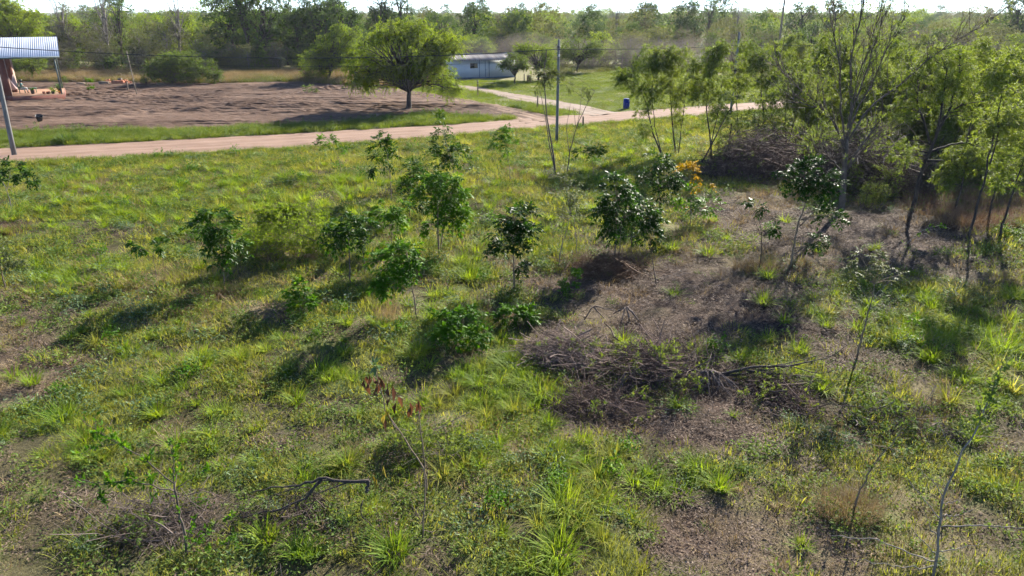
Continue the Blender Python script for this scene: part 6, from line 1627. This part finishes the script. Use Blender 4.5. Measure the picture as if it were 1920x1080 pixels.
scatter('dry_undergrowth', me_under, x[m], y[m], R.uniform(0.4, 1.1, m.sum()), 'brown dry undergrowth below the feathery trees on the right', 'dry grass')

# far woodland mass
x, y = R.uniform(-420, 480, 4200), 150 + 800 * R.random(4200) ** 1.6
m = np.abs(x) < 0.76 * y + 8
x, y = x[m], y[m]
g1 = R.random(len(x))
far_specs = (('mid', 1, 0.0, 0.34), ('pale', 0, 0.34, 0.66), ('dark', 0, 0.66, 0.82), ('pale', 1, 0.82, 1.0))
for kd, v, a_, b_ in far_specs:
    mm = (g1 >= a_) & (g1 < b_)
    pr = PR[kd][v]; cr = [c for c in pr.children if c.name.startswith('crown')][0]
    scatter('far_woodland', cr.data, x[mm], y[mm], R.choice([0.75, 0.9, 1.0, 1.15, 1.4, 1.8], mm.sum(), p=[0.2, 0.25, 0.25, 0.18, 0.08, 0.04]) * R.uniform(0.85, 1.1, mm.sum()) * {'dark': 0.85, 'mid': 0.95, 'pale': 1.05}[kd], {'mid': 'far green woodland reaching to the horizon', 'pale': 'far olive woodland reaching to the horizon', 'dark': 'far dark woodland reaching to the horizon'}[kd] if v == 0 or kd == 'mid' else 'far drab woodland reaching to the horizon', 'woodland', z=np.zeros(mm.sum()), tilt=0.0)

# ------------------------------------------------------------------ individual tufts and clumps
def one(name, mesh, part, px, py, s, label, cat, group, sz=None):
    b = G(px, py)
    o = bpy.data.objects.new(name, mesh); col.objects.link(o)
    o.location = (b[0], b[1], zg(b[0], b[1])); o.rotation_euler = (R.normal(0, 0.06), R.normal(0, 0.06), R.uniform(0, 6.28)); o.scale = (s, s, sz or s)
    return tag(o, label, cat, group)


TZ = [('bright grass tuft in the lush band left of the central brush heap', [(880, 655), (905, 690), (940, 640), (960, 690), (985, 720), (930, 735), (1000, 760), (965, 770), (1030, 790), (995, 810), (900, 720), (1040, 750), (870, 700), (945, 670), (1015, 735), (850, 740), (800, 690), (780, 670), (820, 760), (880, 760), (915, 780), (975, 745)]),
      ('bright grass tuft in the clumpy strip below the central brush heap', [(1060, 840), (1095, 830), (1040, 870), (1080, 880), (1120, 900), (1075, 920), (1110, 945), (1150, 860), (1190, 905), (1140, 935), (1060, 960), (1180, 970), (1090, 985), (1130, 1020), (1050, 1040), (1000, 1060), (970, 1045), (1330, 905), (1310, 880), (1350, 920), (1270, 925), (1230, 910), (1010, 995)]),
      ('bright round grass tuft near the right edge', [(1815, 580), (1770, 640), (1850, 620), (1880, 655), (1905, 600), (1720, 600), (1690, 640), (1810, 715), (1870, 700), (1900, 740), (1850, 770), (1745, 555), (1790, 545), (1660, 600), (1740, 680), (1690, 555), (1905, 690), (1780, 760)]),
      ('bright spiky grass tuft beside the shaded bare earth', [(1540, 600), (1560, 590), (1525, 590), (1550, 612), (1500, 655)]),
      ('bright grass tuft in the weedy lower left ground', [(370, 690), (450, 680), (600, 700), (640, 700), (645, 640), (530, 640), (160, 830), (120, 790), (210, 850), (80, 860), (330, 840), (300, 720), (480, 800), (620, 890), (645, 880), (570, 895), (540, 740), (250, 740), (60, 720), (700, 960), (900, 880), (870, 890), (830, 900), (740, 1040), (560, 1040), (500, 1010), (160, 1020), (420, 870), (950, 890), (250, 660), (180, 640), (780, 820)]),
      ('bright grass tuft in the sunny upper left grass', [(110, 520), (210, 490), (300, 420), (340, 440), (260, 400), (390, 340), (350, 345), (420, 350), (480, 345), (300, 355), (540, 345), (580, 335), (610, 410), (640, 430), (230, 545), (150, 400), (430, 370), (500, 380), (180, 450), (60, 380), (320, 370), (570, 380), (650, 460), (560, 520), (610, 560)]),
      ('bright grass tuft between the middle saplings', [(880, 420), (900, 380), (930, 360), (870, 470), (910, 460), (880, 520), (1000, 420), (1020, 380), (1100, 420), (1090, 390), (740, 320), (680, 360), (700, 340), (930, 520), (840, 550), (810, 600), (700, 600), (1040, 280), (1010, 300), (1130, 420), (780, 470), (910, 600)])]
bright_done = 0
for lb, pts in TZ:
    for i, (px, py) in enumerate(pts):
        d = G(px, py)[1]
        s = R.uniform(0.55, 0.95) * (1.25 if 'right edge' in lb else (1.0 if 'lush' in lb or 'strip' in lb else 0.9)) * min(1.35, 0.85 + d / 60)
        one('grass_tuft', me_tuft[int(R.integers(0, 5))], None, px, py, s, lb, 'grass tuft', sz=s * R.uniform(0.7, 1.2), group=lb.replace('bright grass tuft', 'grass tufts').replace('bright round grass tuft', 'grass tufts').replace('bright spiky grass tuft', 'spiky tufts'))
        bright_done += 1


def clump(label, px, py, w_px, h_m, n, mat, wd=0.007, lean=0.35, curve=0.4, name='dry_grass_clump'):
    b = G(px, py); k = (b[1] * math.cos(P) + H * math.sin(P)) / F; r = w_px * k
    mb = MB(); a = R.uniform(0, 6.283, n); q = np.sqrt(R.random(n))
    pos = np.stack([np.cos(a) * q * r, np.sin(a) * q * r * 0.7, np.full(n, -0.02)], 1)
    mb.blades(pos, a + R.normal(0, 1.0, n), h_m * R.uniform(0.5, 1.25, n) * (1.15 - 0.5 * q), wd * R.uniform(0.7, 1.3, n), np.clip(lean * R.uniform(0.2, 1.5, n), 0, 0.9), curve * R.uniform(0.2, 1.5, n))
    o = mb.build(name, M[mat]); o.location = (b[0], b[1], zg(b[0], b[1]))
    return tag(o, label, 'grass clump', 'dry grass clumps in the clearing')


clump('blond dry grass clump left of the leaning glossy sapling', 1420, 505, 48, 0.75, 750, 'grass_dry')
clump('blond dry grass clump around the slender leaning sapling at lower right', 1590, 965, 62, 0.6, 900, 'grass_dry', 0.006)
clump('pale straw clump at the foot of the bushy dark sapling', 425, 548, 34, 0.5, 420, 'grass_dry')
clump('upright tan stalks below the bright green leaning sapling', 730, 605, 26, 0.95, 170, 'grass_dry', 0.008, 0.18, 0.15)
clump('reddish brown grass clump at the left edge under the forked young tree', 15, 435, 34, 0.7, 420, 'grass_brown')
clump('brown grass clump crowning the reddish heap', 1150, 490, 70, 0.7, 900, 'grass_brown', 0.008, 0.5, 0.6)
clump('small blond clump under the orange sapling', 1280, 445, 34, 0.5, 340, 'grass_dry')
clump('whitish feathery grass clump between the slim bright sapling and the thin tree', 975, 335, 34, 0.55, 380, 'grass_dry', 0.01)
clump('small blond clump beside the stem of the leaning glossy sapling', 1500, 500, 22, 0.45, 220, 'grass_dry')
clump('dull brown straw patch left of the bushy dark sapling', 350, 560, 40, 0.4, 320, 'grass_brown')
clump('dry straw patch along the shaded edge of the right thicket', 1830, 425, 70, 0.9, 700, 'grass_brown', 0.009)
clump('second dry straw patch in the right thicket behind the bent pale branch', 1740, 400, 60, 0.8, 500, 'grass_brown', 0.009)
clump('dark green grass mass in the shade behind the glossy group', 1130, 345, 62, 0.7, 900, 'grass_bright', 0.014, 0.4, 0.5, 'shaded_grass_clump')
clump('grass mound at the near road edge with bluish leaves', 255, 303, 36, 0.6, 500, 'weed', 0.02, 0.5, 0.5, 'grass_mound')
clump('dark green weed mound on the verge by the left utility pole', 128, 268, 16, 0.9, 500, 'wood_dark', 0.03, 0.4, 0.3, 'weed_mound')

# hanging road dust far behind the lawn
def dust(px, Y, rx, ry, rz, z, dens, label):
    mb = MB(); n, m = 20, 10
    th = np.linspace(0, 2 * np.pi, n, endpoint=False); ph = np.linspace(0.04, np.pi - 0.04, m)
    V = np.stack([np.outer(np.sin(ph), np.cos(th)) * rx, np.outer(np.sin(ph), np.sin(th)) * ry, np.repeat(np.cos(ph)[:, None], n, 1) * rz], -1).reshape(-1, 3)
    V = V * (1 + 0.12 * np.sin(V[:, :1] * 0.7 + 1.3))
    Q = [[i * n + k, (i + 1) * n + k, (i + 1) * n + (k + 1) % n, i * n + (k + 1) % n] for i in range(m - 1) for k in range(n)]
    mb.add(V, [[0, k, k + 1] for k in range(1, n - 1)] + [[(m - 1) * n, (m - 1) * n + k + 1, (m - 1) * n + k] for k in range(1, n - 1)], Q)
    mt, nt, N, L, b = newmat('dust_air'); N.remove(b)
    v = node(nt, 'ShaderNodeVolumePrincipled'); v.inputs['Color'].default_value = (0.62, 0.52, 0.50, 1); v.inputs['Density'].default_value = dens
    L.new(v.outputs[0], N['Material Output'].inputs['Volume'])
    o = mb.build('dust_cloud', mt, None, True); o.location = (Xat(px, Y), Y, z)
    tag(o, label, 'dust', 'road dust hanging before the thicket', 'stuff')


dust(985, 117.5, 11, 4.0, 2.6, 2.8, 0.014, 'brownish dust hanging behind the white house')
dust(1180, 115.5, 14, 3.6, 2.4, 2.6, 0.014, 'brownish dust hanging behind the lawn')
dust(1310, 114, 10, 3.2, 2.4, 2.5, 0.012, 'thin brownish dust at the right end of the lawn')

# air: thin haze over the whole scene
def haze():
    mb = MB(); mb.box((0, 1500, 13.0), (5000, 3400, 32))
    m, nt, N, L, b = newmat('haze_air'); N.remove(b)
    v = node(nt, 'ShaderNodeVolumePrincipled'); v.inputs['Color'].default_value = (0.86, 0.90, 1.0, 1); v.inputs['Density'].default_value = HAZE; v.inputs['Anisotropy'].default_value = 0.2
    L.new(v.outputs[0], N['Material Output'].inputs['Volume'])
    tag(mb.build('haze', m), kind='stuff')


HAZE = 0.00012
if HAZE > 0: haze()


# ------------------------------------------------------------------ labels that tell look-alikes apart
LM = [(1328, 720, 'the upturned roots'), (600, 920, 'the fallen forked branch'), (750, 800, 'the withered stalks'), (330, 930, 'the thorny shrub'), (1075, 650, 'the grey branch heap'), (1215, 670, 'the sprouting branch heap'), (1145, 590, 'the broken dead stump'), (1295, 380, 'the orange sapling'),
      (1155, 440, 'the twin-stemmed glossy sapling'), (965, 470, 'the dark layered sapling'), (770, 540, 'the bright leaning sapling'), (823, 400, 'the largest dense sapling'), (420, 480, 'the bushy dark sapling'), (540, 450, 'the felled bough'), (290, 490, 'the umbrella sapling'), (1600, 940, 'the blond clump at lower right'),
      (1760, 960, 'the crooked bare-armed sapling'), (1490, 460, 'the leaning glossy sapling'), (1620, 600, 'the sparse crooked sapling'), (20, 370, 'the left-edge forked young tree'), (728, 320, 'the tall narrow sapling'), (955, 300, 'the slim bright sapling'), (870, 620, 'the spreading leafy shrub'), (565, 565, 'the small broad-leaved plant'),
      (655, 480, 'the dark thin-stemmed sapling'), (1860, 730, 'the dark leafy tip'), (5, 510, 'the speckled young tree'), (30, 640, 'the dug earth at left'), (1040, 240, 'the twin-stemmed thin tree'), (800, 960, 'the straight brown stalk'), (1740, 440, 'the bent pale branch'), (270, 990, 'the dead twigs at bottom left'), (1065, 530, 'the small plant on earth')]
COLS = [(50, 'the zinc roof'), (160, 'the palm seedling'), (250, 'the leaning stake'), (340, 'the broad bush'), (440, 'the pale round bush'), (515, 'the lone dark shrub'), (620, 'the feathery tree'), (760, 'the spreading tree'), (900, 'the white house'), (1000, 'the yellow-green tree'), (1085, 'the flat-topped tree'), (1175, 'the blue barrel'), (1262, 'the straight feathery stems'),
        (1335, 'the tallest feathery tree'), (1460, 'the tall dark pole'), (1590, 'the bare-branched tree'), (1740, 'the dark forked tree'), (1850, 'the thin leaning stem'), (1920, 'the right edge')]
ORD = ['', 'second', 'third', 'fourth', 'fifth', 'sixth', 'seventh', 'eighth', 'ninth', 'tenth', 'eleventh', 'twelfth', 'thirteenth', 'fourteenth', 'fifteenth', 'sixteenth', 'seventeenth', 'eighteenth', 'nineteenth', 'twentieth']
NUMROW = ['front', 'second', 'third', 'fourth', 'rear']


def relabel():
    by = {}
    for o in list(col.objects):
        if o.parent is None and o.get('label') and o.get('category') in ('grass tuft', 'tree', 'bush'):
            by.setdefault('bright grass tuft' if o['category'] == 'grass tuft' else o['label'], []).append(o)
    for lb, obs in by.items():
        if len(obs) < 2: continue
        buckets = {}
        for o in obs:
            px, py = to_photo(o.location.x, o.location.y)
            if o['category'] == 'grass tuft':
                d = [((px - a) ** 2 + ((py - b_) * 1.5) ** 2, n_, a, b_) for a, b_, n_ in LM]; _, n_, a, b_ = min(d)
                dx, dy = px - a, (py - b_) * 1.5
                w = ('left of' if dx < 0 else 'right of') if abs(dx) > 2 * abs(dy) else (('above' if dy < 0 else 'below') if abs(dy) > 2 * abs(dx) else (('above' if dy < 0 else 'below') + (' left of' if dx < 0 else ' right of')))
                size = 'small' if o.scale.x < 0.72 else ('big' if o.scale.x > 0.95 else 'middling')
                buckets.setdefault(f'{size} bright grass tuft {w} {n_}', []).append((dx * dx + dy * dy, o))
            else:
                a, n_ = min(COLS, key=lambda c: abs(c[0] - px))
                kind = lb.split(' in the ')[0].split(' at the ')[0].split(' beyond the ')[0]; hd_ = kind.split()[-1]; kind = ' '.join(kind.split()[:-1])
                place_ = ('woodland' if 'woodland' in lb else ('thicket' if 'thicket' in lb else ('near stand' if 'near stand' in lb else 'roadside stand'))) + ' ' + hd_
                rw = f', {NUMROW[min(4, ROW.get(o.name, 0))]} row' if o.name in ROW else ''
                far_ = ' beyond the road' if 'beyond the road' in lb else ''
                buckets.setdefault(f'{kind} {place_}{far_}{rw}, by {n_}', []).append((px, o))
    # write
        for key, lst in buckets.items():
            lst.sort(key=lambda t_: t_[0])
            for i, (_, o) in enumerate(lst):
                if len(lst) == 1: o['label'] = key
                elif o['category'] == 'grass tuft': o['label'] = key + (', the nearest to it' if i == 0 else f', {ORD[min(i, 19)]} nearest to it')
                else: o['label'] = key + (', leftmost' if i == 0 else f', {ORD[min(i, 19)]} from left')


relabel()
